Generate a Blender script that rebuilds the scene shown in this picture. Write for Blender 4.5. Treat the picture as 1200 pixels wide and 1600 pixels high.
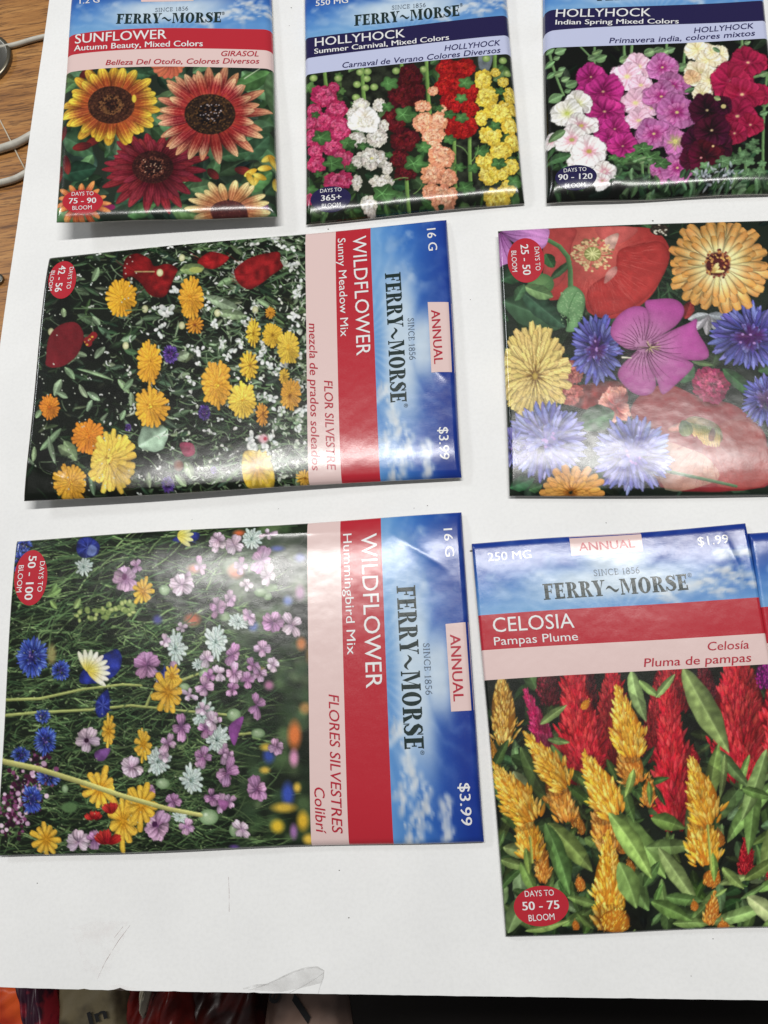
import bpy, bmesh, math, random
import numpy as np
from mathutils import Matrix, Vector

for o in list(bpy.data.objects): bpy.data.objects.remove(o, do_unlink=True)
SC = bpy.context.scene; COL = SC.collection
R_ = math.radians

# ---------------------------------------------------------------- camera (solved from the packets' rectangles)
CAM_H, TILT, ROLL, YAW, FPX = 0.237, 0.28065, -0.37820, 0.32842, 1200.0
def _basis():
    c, s = math.cos(TILT), math.sin(TILT)
    x, fwd, up = np.array([1., 0, 0]), np.array([0, s, -c]), np.array([0, c, s])
    cr, sr = math.cos(ROLL), math.sin(ROLL)
    M = np.array([cr * x + sr * up, -sr * x + cr * up, fwd])
    cy, sy = math.cos(YAW), math.sin(YAW)
    return M @ np.array([[cy, -sy, 0], [sy, cy, 0], [0, 0, 1]]).T
CB = _basis()
cam_d = bpy.data.cameras.new('camera'); cam = bpy.data.objects.new('camera', cam_d); COL.objects.link(cam)
cam_d.sensor_fit = 'VERTICAL'; cam_d.sensor_height = 24.0; cam_d.lens = 24.0 * FPX / 1600.0
cam_d.clip_start = 0.01; cam_d.clip_end = 50
m3 = Matrix(((CB[0][0], CB[1][0], -CB[2][0]), (CB[0][1], CB[1][1], -CB[2][1]), (CB[0][2], CB[1][2], -CB[2][2])))
cam.matrix_world = Matrix.Translation((0, 0, CAM_H)) @ m3.to_4x4()
SC.camera = cam
def unproj(px, py, z=0.0):
    """point of the plane at height z seen at photo position px,py (1200 x 1600)"""
    px, py, z = np.asarray(px, float), np.asarray(py, float), np.asarray(z, float)
    d = ((px - 600) / FPX)[..., None] * CB[0] - ((py - 800) / FPX)[..., None] * CB[1] + CB[2]
    t = (z - CAM_H) / d[..., 2]
    return np.stack([d[..., 0] * t, d[..., 1] * t, z + 0 * t], -1)
def project(P):
    q = (np.asarray(P, float) - np.array([0, 0, CAM_H])) @ CB.T
    return 600 + FPX * q[..., 0] / q[..., 2], 800 - FPX * q[..., 1] / q[..., 2]

# ---------------------------------------------------------------- light: a room with ceiling lamps
world = bpy.data.worlds.new('World'); SC.world = world; world.use_nodes = True
bgn = world.node_tree.nodes['Background']; bgn.inputs[0].default_value = (0.95, 0.97, 1.0, 1); bgn.inputs[1].default_value = 0.16
def lamp(name, loc, target, sx, sy, power, col=(1, 0.985, 0.955), spin=0):
    d = bpy.data.lights.new(name, 'AREA'); d.shape = 'RECTANGLE'; d.size = sx; d.size_y = sy; d.energy = power; d.color = col
    o = bpy.data.objects.new(name, d); COL.objects.link(o); o.location = loc
    o.rotation_euler = (Vector(target) - Vector(loc)).to_track_quat('-Z', 'Y').to_euler(); return o
mp = unproj(735, 800)                                # where the lamp mirrors in the table plane
LH = 1.45
LPOS = mp * (LH + CAM_H) / CAM_H * np.array([1, 1, 0]) + np.array([0, 0, LH])
lamp('ceiling_lamp', tuple(LPOS), tuple(LPOS * np.array([1, 1, 0])), 1.30, 0.075, 22)
lamp('ceiling_lamp_second', (-2.6, 1.9, 1.9), (0, 0.1, 0), 0.6, 0.4, 26, (0.95, 0.98, 1.0))
SC.view_settings.view_transform = 'Standard'; SC.view_settings.look = 'None'
SC.view_settings.exposure = 0.0; SC.view_settings.gamma = 1.0; SC.view_settings.use_curve_mapping = False
SC.render.engine = 'CYCLES'; SC.cycles.max_bounces = 6; SC.cycles.use_denoising = True
# ---------------------------------------------------------------- print painter
# A small numpy painter: it draws the printed flower pictures of the packets petal by petal, leaf by
# leaf; the result becomes the colour attribute of the dense packet meshes.
def rgb(c): return np.array(c, np.float32) / 255.0
def sstep(x): x = np.clip(x, 0, 1); return x * x * (3 - 2 * x)

class Art:
    """canvas over a window (x0,y0,x1,y1) given in drawing units; z drawing units = 1 photo unit"""
    def __init__(s, win, org, z, seed, bg, res=1.15):
        s.win, s.org, s.z, s.k = win, org, z, res / z
        s.W = int((win[2] - win[0]) * s.k) + 1; s.H = int((win[3] - win[1]) * s.k) + 1
        s.R = np.random.RandomState(seed)
        s.img = np.empty((s.H, s.W, 3), np.float32); s.img[:] = rgb(bg)
        s.aa = 1.0 / s.k
        s.nz = s.noise(9) ; s.nf = s.noise(2.2)
    def noise(s, cell, octv=1):
        out = np.zeros((s.H, s.W), np.float32); a = 1.0; tot = 0
        for o in range(octv):
            gh, gw = int(s.H / cell) + 3, int(s.W / cell) + 3
            g = s.R.rand(gh, gw).astype(np.float32)
            y = np.arange(s.H) / cell; x = np.arange(s.W) / cell
            yi = y.astype(int); xi = x.astype(int)
            fy = sstep(y - yi)[:, None]; fx = sstep(x - xi)[None]
            out += a * ((g[yi][:, xi] * (1 - fx) + g[yi][:, xi + 1] * fx) * (1 - fy)
                        + (g[yi + 1][:, xi] * (1 - fx) + g[yi + 1][:, xi + 1] * fx) * fy)
            tot += a; a *= 0.55; cell = max(1.01, cell / 2)
        return out / tot
    def box(s, xa, ya, xb, yb):
        k = s.k
        i0 = max(0, int((xa - s.win[0]) * k)); i1 = min(s.W, int((xb - s.win[0]) * k) + 2)
        j0 = max(0, int((ya - s.win[1]) * k)); j1 = min(s.H, int((yb - s.win[1]) * k) + 2)
        if i1 <= i0 or j1 <= j0: return None
        X = (np.arange(i0, i1) / k + s.win[0])[None].astype(np.float32)
        Y = (np.arange(j0, j1) / k + s.win[1])[:, None].astype(np.float32)
        return (slice(j0, j1), slice(i0, i1)), X, Y
    def put(s, sl, col, m):
        m = m[..., None]
        s.img[sl] = s.img[sl] * (1 - m) + np.clip(col, 0, 1.1) * m
    def jit(s, c, a=12):
        return rgb(c) * (1 + s.R.uniform(-a, a) / 100.0) + s.R.uniform(-a, a, 3).astype(np.float32) / 500.0
    # a petal or leaf with its base at (x,y)
    def petal(s, x, y, ang, L, W, c0, c1, a=.6, b=.4, mid=.5, edge=.3, streak=.12, side=.0, rib=0, bend=0, notch=0, ruf=0, j=8, op=1):
        r = L + W
        bx = s.box(x - r, y - r, x + r, y + r)
        if bx is None: return
        sl, X, Y = bx
        ca, sa = math.cos(math.radians(ang)), math.sin(math.radians(ang))
        t = ((X - x) * ca + (Y - y) * sa) / L
        v = -(X - x) * sa + (Y - y) * ca
        if bend: v = v - bend * L * t * t
        ph = s.R.rand() * 20
        if ruf:
            g = v / W
            t = t * (1 + ruf * (np.sin(g * 11 + ph) * .6 + np.sin(g * 23 + ph * 2) * .3 + np.sin(g * 47 + ph * 3) * .25))
        tc = np.clip(t, 1e-4, 1 - 1e-4)
        tm = a / (a + b); w = (tc ** a) * ((1 - tc) ** b) / ((tm ** a) * ((1 - tm) ** b)) * W * .5
        q = np.abs(v) / np.maximum(w, 1e-3)
        if notch: w = w * (1 - notch * sstep((t - .8) * 5) * (np.cos(v / W * 14 + s.R.rand() * 6) > .2))
        m = np.clip((w - np.abs(v)) / s.aa + .5, 0, 1) * ((t > 0) & (t < 1)) * op
        if m.max() <= 0: return
        c0 = s.jit(c0, j); c1 = s.jit(c1, j)
        f = sstep((tc - mid + .35) / .7)
        vn = np.clip(v / np.maximum(w, 1e-3), -1.2, 1.2) * .35 + v / W * .3
        st = np.sin(vn * 21 + ph) * .45 + np.sin(vn * 38 + ph * 3) * .35 + (s.nf[sl] - .5) * .8
        f = np.clip(f + st * streak * 1.2, 0, 1)[..., None]
        col = c0 * (1 - f) + c1 * f
        sh = (1 - edge * np.clip(q, 0, 1) ** 3) * (1 + streak * .6 * st) * (1 + side * np.clip(v / np.maximum(w, 1e-3), -1, 1))
        if rib: sh = sh * (1 + rib * np.exp(-(v / (W * .045 + s.aa * .3)) ** 2))
        s.put(sl, col * sh[..., None], m)
    # a leaf with midrib and side veins
    def leaf(s, x, y, ang, L, W, c, bend=0, a=.7, b=.7, rib=.3, dark=.2, j=10, vein=.05):
        r = L + W
        bx = s.box(x - r, y - r, x + r, y + r)
        if bx is None: return
        sl, X, Y = bx
        ca, sa = math.cos(math.radians(ang)), math.sin(math.radians(ang))
        t = ((X - x) * ca + (Y - y) * sa) / L
        v = -(X - x) * sa + (Y - y) * ca - bend * L * t * t
        tc = np.clip(t, 1e-4, 1 - 1e-4)
        tm = a / (a + b); w = (tc ** a) * ((1 - tc) ** b) / ((tm ** a) * ((1 - tm) ** b)) * W * .5
        w = w * (1 + .05 * np.sin(t * 9 + s.R.rand() * 6) + .03 * np.sin(t * 23 + s.R.rand() * 6))
        m = np.clip((w - np.abs(v)) / s.aa + .5, 0, 1) * ((t > 0) & (t < 1))
        if m.max() <= 0: return
        c = s.jit(c, j)
        sh = np.where(v > 0, 1 + dark * .6, 1 - dark) * (1 - .25 * (np.abs(v) / np.maximum(w, 1e-3)) ** 2)
        sh = sh * (1 + vein * np.sin((t * L - np.abs(v) * .9) / W * 15)) * (.8 + .4 * s.nz[sl])
        col = c * sh[..., None]
        g = (rib * np.exp(-(v / (W * .03 + s.aa * .4)) ** 2))[..., None]
        col = col * (1 - g) + (c * 1.3 + .1) * g
        s.put(sl, col, m)
    def line(s, pts, w0, w1, c0, c1=None, op=1, hi=.25):
        c0 = rgb(c0); c1 = c0 if c1 is None else rgb(c1)
        pts = np.array(pts, float); n = len(pts) - 1
        for i in range(n):
            (xa, ya), (xb, yb) = pts[i], pts[i + 1]
            wa = w0 + (w1 - w0) * i / n; wb = w0 + (w1 - w0) * (i + 1) / n; wm = max(wa, wb)
            bx = s.box(min(xa, xb) - wm - 2, min(ya, yb) - wm - 2, max(xa, xb) + wm + 2, max(ya, yb) + wm + 2)
            if bx is None: continue
            sl, X, Y = bx
            dx, dy = xb - xa, yb - ya; l2 = dx * dx + dy * dy + 1e-9
            t = np.clip(((X - xa) * dx + (Y - ya) * dy) / l2, 0, 1)
            ex, ey = X - xa - t * dx, Y - ya - t * dy
            d = np.sqrt(ex * ex + ey * ey); w = (wa + (wb - wa) * t) * .5
            sg = (dx * ey - dy * ex) / math.sqrt(l2) / np.maximum(w, .01)
            m = np.clip((w - d) / s.aa + .5, 0, 1) * np.minimum(1, w * 2 / s.aa) * op
            f = ((i + t) / n)[..., None]
            s.put(sl, (c0 * (1 - f) + c1 * f) * (1 - hi * np.clip(sg, -1, 1))[..., None], m)
    def curve(s, p0, p1, bow, w0, w1, c0, c1=None, n=7, op=1, hi=.25):
        p0 = np.array(p0, float); p1 = np.array(p1, float); d = p1 - p0; nn = np.array([-d[1], d[0]])
        t = np.linspace(0, 1, n)[:, None]
        s.line(p0 + d * t + nn * bow * 4 * t * (1 - t), w0, w1, c0, c1, op, hi)
    # a closed outline (smoothed) with mottled fill
    def poly(s, pts, c, smooth=True, mott=.25, edge=.2, ew=8, grad=None, op=1):
        P = np.array(pts, float)
        if smooth:
            Q = []; n = len(P)
            for i in range(n):
                p0, p1, p2, p3 = P[i - 1], P[i], P[(i + 1) % n], P[(i + 2) % n]
                for t in (0, .25, .5, .75):
                    Q.append(.5 * ((2 * p1) + (-p0 + p2) * t + (2 * p0 - 5 * p1 + 4 * p2 - p3) * t * t + (-p0 + 3 * p1 - 3 * p2 + p3) * t ** 3))
            P = np.array(Q)
        bx = s.box(P[:, 0].min() - 2, P[:, 1].min() - 2, P[:, 0].max() + 2, P[:, 1].max() + 2)
        if bx is None: return
        sl, X, Y = bx
        ins = np.zeros((Y.shape[0], X.shape[1]), bool); dm = np.full(ins.shape, 1e9, np.float32)
        for i in range(len(P)):
            (xa, ya), (xb, yb) = P[i - 1], P[i]
            if ya != yb:
                ins ^= ((ya > Y) != (yb > Y)) & (X < (xb - xa) * (Y - ya) / (yb - ya) + xa)
            dx, dy = xb - xa, yb - ya; l2 = dx * dx + dy * dy + 1e-9
            t = np.clip(((X - xa) * dx + (Y - ya) * dy) / l2, 0, 1)
            dm = np.minimum(dm, (X - xa - t * dx) ** 2 + (Y - ya - t * dy) ** 2)
        dm = np.sqrt(dm); m = np.clip(np.where(ins, dm, -dm) / s.aa + .5, 0, 1) * op
        col = rgb(c) * np.ones(ins.shape + (1,), np.float32)
        if grad is not None:
            (gx, gy, gr, gc) = grad
            f = sstep(1 - np.sqrt((X - gx) ** 2 + (Y - gy) ** 2) / gr)[..., None]
            col = col * (1 - f) + rgb(gc) * f
        sh = (1 + mott * (s.nz[sl] - .5) * 2 + mott * .5 * (s.nf[sl] - .5)) * (1 - edge * np.exp(-dm / ew))
        s.put(sl, col * sh[..., None], m)
    def dot(s, x, y, rx, ry, c, c2=None, soft=0, op=1, j=0):
        bx = s.box(x - rx - 2, y - ry - 2, x + rx + 2, y + ry + 2)
        if bx is None: return
        sl, X, Y = bx
        q = np.sqrt(((X - x) / rx) ** 2 + ((Y - y) / ry) ** 2)
        m = np.clip((1 - q) * min(rx, ry) / (s.aa + soft) + (.5 if not soft else 0), 0, 1) * op
        c = s.jit(c, j) if j else rgb(c); col = c * np.ones_like(q)[..., None]
        if c2 is not None: f = np.clip(q, 0, 1)[..., None] ** 2; col = c * (1 - f) + rgb(c2) * f
        s.put(sl, col, m)
    # ring of petals on an ellipse
    def ring(s, x, y, r0, rx, ry, n, wd, c0, c1, rot=0, lj=.12, aj=5, sk=(0, 0), **kw):
        od = list(range(n)); s.R.shuffle(od)
        for i in od:
            a = 2 * math.pi * i / n + math.radians(rot + s.R.uniform(-aj, aj)); l = 1 + s.R.uniform(-lj, lj)
            ex, ey = math.cos(a) * rx * l, math.sin(a) * ry * l
            bx, by = x + math.cos(a) * rx * r0 + 0 * sk[0], y + math.sin(a) * ry * r0
            tx, ty = x + ex + sk[0], y + ey + sk[1]
            L = math.hypot(tx - bx, ty - by)
            if L < 2: continue
            wf = math.hypot(math.sin(a) * rx, math.cos(a) * ry)
            s.petal(bx, by, math.degrees(math.atan2(ty - by, tx - bx)), L, wd * wf, c0, c1, side=s.R.uniform(-.15, .15), **kw)
    # double ruffled bloom
    def pom(s, x, y, rx, ry, dk, mid, lt, n=10, rings=4):
        s.dot(x + rx * .1, y + ry * .16, rx * 1.22, ry * 1.22, (12, 16, 10), soft=min(rx, ry) * .45, op=.5)
        m = np.array(mid) * .72 + np.array(dk) * .28
        for i in range(9):
            a = 6.283 * i / 9 + s.R.uniform(-.3, .3); q = s.R.uniform(.3, .5)
            s.petal(x, y, math.degrees(math.atan2(math.sin(a) * ry, math.cos(a) * rx)), math.hypot(math.cos(a) * rx, math.sin(a) * ry) * s.R.uniform(.9, 1.1), min(rx, ry) * .95, dk, m, a=.7, b=.33, ruf=.07, edge=.15, streak=.25, side=s.R.uniform(-.2, .2))
        N = int(n * rings * 1.1)
        for i in range(N):
            f = 1 - i / N
            a = s.R.rand() * 6.283; rr = math.sqrt(f) * s.R.uniform(.35, .86)
            px, py = x + math.cos(a) * rx * rr, y + math.sin(a) * ry * rr
            w = min(rx, ry) * s.R.uniform(.28, .52)
            lit = .5 - .35 * math.sin(a) * rr + s.R.uniform(-.45, .45)
            c = np.array(mid) * (1 - max(0, lit)) + np.array(lt) * max(0, lit)
            s.petal(px - math.cos(a) * w * .5, py - math.sin(a) * w * .5, math.degrees(a) + s.R.uniform(-75, 75), w * s.R.uniform(.7, 1.0), w * s.R.uniform(1.1, 1.7), tuple(np.array(dk) * .9), tuple(c),
                    a=.7, b=.3, mid=.32, edge=.12, streak=.25, ruf=.1, side=s.R.uniform(-.3, .3), j=10)
    # open five-petalled bloom
    def mallow(s, x, y, rx, ry, cin, cout, eye, rot=0, eyer=.16, ruff=.055, n=5, eye2=None):
        s.dot(x + rx * .08, y + ry * .14, rx * 1.15, ry * 1.15, (14, 14, 12), soft=min(rx, ry) * .4, op=.4)
        for i in range(n):
            a = math.radians(rot + i * 360 / n + s.R.uniform(-8, 8))
            L = math.hypot(math.cos(a) * rx, math.sin(a) * ry) * s.R.uniform(.92, 1.08)
            wf = math.hypot(math.sin(a) * rx, math.cos(a) * ry)
            sd = s.R.uniform(.08, .2) * (1 if math.cos(a) > 0 else -1)
            s.petal(x, y, math.degrees(math.atan2(math.sin(a) * ry, math.cos(a) * rx)), L * 1.04, wf * 1.42, tuple(np.array(cin) * .6), tuple(np.array(cout) * .75), a=.72, b=.3, ruf=ruff, op=.55)
            s.petal(x, y, math.degrees(math.atan2(math.sin(a) * ry, math.cos(a) * rx)), L, wf * 1.36, cin, cout, a=.72, b=.3, mid=.42, edge=-.06, streak=.24, ruf=ruff, side=sd, j=7)
        if eye2 is not None: s.dot(x, y, rx * eyer * 2.2, ry * eyer * 2.2, eye2, soft=rx * .2, op=.8)
        s.dot(x, y, rx * eyer, ry * eyer, eye, soft=rx * .05)
        for i in range(6): s.dot(x + s.R.uniform(-1, 1) * rx * eyer * .6, y + s.R.uniform(-1, 1) * ry * eyer * .6, rx * eyer * .25, ry * eyer * .25, tuple(np.clip(np.array(eye) * s.R.uniform(.7, 1.25), 0, 255)), soft=1)
    def cornflower(s, x, y, rx, ry, dk, mid, lt, n=12, core=(60, 25, 90)):
        s.dot(x + rx * .06, y + ry * .12, rx * 1.05, ry * 1.05, (12, 14, 14), soft=min(rx, ry) * .4, op=.5)
        for i in range(n):
            a = 6.283 * i / n + s.R.uniform(-.15, .15); r = s.R.uniform(.5, .62)
            px, py = x + math.cos(a) * rx * r * .5, y + math.sin(a) * ry * r * .5
            L = math.hypot(math.cos(a) * rx, math.sin(a) * ry) * .72
            ad = math.degrees(math.atan2(math.sin(a) * ry, math.cos(a) * rx))
            for d in (-36, 34, -20, 19, -6, 7):
                c = mid if s.R.rand() < .6 else lt
                s.petal(px, py, ad + d * .9 + s.R.uniform(-6, 6), L * s.R.uniform(.7, 1.12) * (1 - abs(d) * .003), L * .2, dk, c, a=1.3, b=.8, mid=.45, edge=.5, streak=.15, side=s.R.uniform(-.45, .45), j=12)
        for i in range(int(n * 2.2)):
            a = s.R.rand() * 6.283; L = s.R.uniform(.25, .5)
            s.petal(x, y, math.degrees(a), L * math.hypot(math.cos(a) * rx, math.sin(a) * ry), min(rx, ry) * .12, core, mid if s.R.rand() < .6 else lt, a=.8, b=.5, mid=.75, j=14)
        for i in range(int(n * .8)):
            a = s.R.rand() * 6.283; q = s.R.uniform(0, .3)
            s.dot(x + math.cos(a) * rx * q, y + math.sin(a) * ry * q, rx * .035, ry * .035, core if s.R.rand() < .6 else (160, 120, 190))
    def daisyring(s, x, y, rx, ry, n, c0, c1, eye, rings=3, eyer=.2, rot=0, sk=(0, 0), wd=.3):
        s.dot(x + rx * .1, y + ry * .14, rx * 1.12, ry * 1.12, (12, 14, 10), soft=min(rx, ry) * .4, op=.55)
        for q in range(rings):
            f = 1 - q * .26
            s.ring(x + sk[0] * q * .35, y + sk[1] * q * .35, .05, rx * f, ry * f, int(n * (1 - .12 * q)), wd * (1 + .1 * q), c0, c1, rot=rot + q * 9, a=.9, b=.2, mid=.4 - .05 * q, edge=.35, streak=.14, notch=.25, j=9)
        s.dot(x + rx * .4, y + ry * .45, rx * .75, ry * .7, tuple(np.array(c0) * .55), soft=min(rx, ry) * .7, op=.34)
        s.dot(x - rx * .35, y - ry * .4, rx * .6, ry * .6, tuple(np.minimum(255, np.array(c1) * 1.12)), soft=min(rx, ry) * .6, op=.3)
        if eye is not None:
            s.dot(x + sk[0] * .5, y + sk[1] * .5, rx * eyer, ry * eyer, eye, soft=2)
            for i in range(14):
                a = s.R.rand() * 6.283; q = s.R.rand() * eyer
                s.dot(x + sk[0] * .5 + math.cos(a) * rx * q, y + sk[1] * .5 + math.sin(a) * ry * q, rx * .04, ry * .04, tuple(np.clip(np.array(eye) * s.R.uniform(.6, 1.6), 0, 255)))
    def seedhead(s, x, y, rx, ry, c, c2, ring=None, core=None, n=420):
        s.dot(x, y, rx, ry, c)
        for i in range(n):
            r = math.sqrt((i + .5) / n); a = i * 2.39996
            px, py = x + math.cos(a) * rx * r * .98, y + math.sin(a) * ry * r * .98
            cc = np.array(c if (core is None or r > .55) else core) * s.R.uniform(.6, 1.25)
            if s.R.rand() < .3: cc = np.array(c2) * s.R.uniform(.6, 1.15)
            if ring and abs(r - ring[0]) < ring[1] and s.R.rand() < .6: cc = np.array(ring[2]) * s.R.uniform(.7, 1.2)
            s.dot(px, py, rx * .035, ry * .04, tuple(np.clip(cc, 0, 255)))
    def plume(s, x0, y0, x1, y1, w, dk, mid, lt, n=90, sub=.22, tip=.35):
        """feathery plume from its foot (x0,y0) to its tip (x1,y1)"""
        dx, dy = x1 - x0, y1 - y0; L = math.hypot(dx, dy); ang = math.degrees(math.atan2(dy, dx)); ux, uy = dx / L, dy / L
        s.petal(x0 - ux * L * .05, y0 - uy * L * .05, ang, L * 1.08, w * 1.12, (18, 14, 10), (20, 16, 12), a=.5, b=.75, op=.25)
        s.petal(x0 + ux * L * .03, y0 + uy * L * .03, ang, L * .85, w * .5, dk, dk, a=.6, b=.7)
        for i in range(n):
            t = 1 - (i + 1) / n
            ww = w * .5 * ((1 - t) ** .85) * (.5 + .5 * min(1, t * 3.2)) * 1.16 * (1 + .14 * math.sin(t * 17 + x0) + .12 * math.sin(t * 41 + y0))
            o = s.R.uniform(-1, 1)
            px, py = x0 + dx * t - uy * ww * o * .55, y0 + dy * t + ux * ww * o * .55
            a = ang + o * s.R.uniform(22, 58) * (1 - .6 * t) + s.R.uniform(-8, 8)
            l = L * sub * s.R.uniform(.45, 1.15) * (1 - .45 * t)
            c = mid if s.R.rand() < .6 else lt
            c = tuple(np.array(c) * s.R.uniform(.8, 1.12) * (1.04 - .16 * o * (1 if uy < 0 else -1)))
            s.petal(px, py, a, l, l * s.R.uniform(.2, .34), dk, c, a=.7, b=.9, mid=.34 - .2 * t * tip, edge=.3, streak=.1, side=s.R.uniform(-.4, .4), j=10)
    def foliage(s, n, pal, lmin, lmax, wr=.4, area=None, blade=False, angs=(0, 360), lo=.55):
        x0, y0, x1, y1 = area or s.win
        for i in range(n):
            x, y = s.R.uniform(x0, x1), s.R.uniform(y0, y1); l = s.R.uniform(lmin, lmax); a = s.R.uniform(*angs)
            c = np.array(pal[s.R.randint(len(pal))]) * (lo + (1.15 - lo) * (i / n) * s.R.uniform(.6, 1.1))
            if blade:
                e = (x + math.cos(math.radians(a)) * l, y + math.sin(math.radians(a)) * l)
                s.curve((x, y), e, s.R.uniform(-.12, .12), l * wr, l * wr * .2, tuple(c * .7), tuple(c), n=5)
            else:
                s.leaf(x, y, a, l, l * wr * s.R.uniform(.7, 1.3), tuple(c), bend=s.R.uniform(-.2, .2))
    def lobed(s, x, y, r, c, rot=0, lobes=5, sq=.8):
        pts = []
        for i in range(lobes * 4):
            a = 2 * math.pi * i / (lobes * 4); q = (1, .88, .68, .88)[i % 4] * (1 + s.R.uniform(-.06, .06))
            if i < 1: q *= 1
            b = a + math.radians(rot)
            pts.append((x + math.cos(b) * r * q, y + math.sin(b) * r * q * sq))
        s.poly(pts, tuple(np.array(c) * .92), mott=.3, edge=.25, ew=r * .12)
        for i in range(lobes):
            b = 2 * math.pi * i / lobes + math.radians(rot)
            s.curve((x - math.cos(math.radians(rot)) * r * .2, y), (x + math.cos(b) * r * .85, y + math.sin(b) * r * .85 * sq), .05, r * .06, r * .02, tuple(np.clip(np.array(c) * 1.45 + 12, 0, 255)), op=.7)
    def finish(s, grain=.05, contrast=1.12, sharpen=.08, sat=.94, lift=.004, gam=.84):
        lo = s.noise(70, 2); s.img *= (.84 + .34 * lo)[..., None]
        n = 1 + grain * (s.R.rand(s.H, s.W).astype(np.float32) - .5) * 2
        s.img *= n[..., None]
        if sharpen:
            b = s.img.copy(); p = np.pad(s.img, ((1, 1), (1, 1), (0, 0)), 'edge')
            b = (p[:-2, 1:-1] + p[2:, 1:-1] + p[1:-1, :-2] + p[1:-1, 2:]) / 4
            s.img = s.img + sharpen * (s.img - b)
        if contrast != 1: s.img = (s.img - .4) * contrast + .4
        s.img = np.clip(s.img, 0, 1) ** gam; g = s.img.mean(-1, keepdims=True); s.img = g + (s.img - g) * sat + lift
        np.clip(s.img, .008, 1, out=s.img); return s
    def sample(s, px, py):
        """colour at photo units (px,py); outside the window the picture mirrors"""
        x = ((px - s.org[0]) * s.z - s.win[0]) * s.k; y = ((py - s.org[1]) * s.z - s.win[1]) * s.k
        def mir(v, n): v = np.abs(v); v = np.mod(v, 2 * (n - 1)); return np.where(v > n - 1, 2 * (n - 1) - v, v)
        x = mir(x, s.W); y = mir(y, s.H)
        xi = np.minimum(x.astype(int), s.W - 2); yi = np.minimum(y.astype(int), s.H - 2)
        fx = (x - xi)[..., None]; fy = (y - yi)[..., None]; I = s.img
        return (I[yi, xi] * (1 - fx) + I[yi, xi + 1] * fx) * (1 - fy) + (I[yi + 1, xi] * (1 - fx) + I[yi + 1, xi + 1] * fx) * fy
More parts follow.
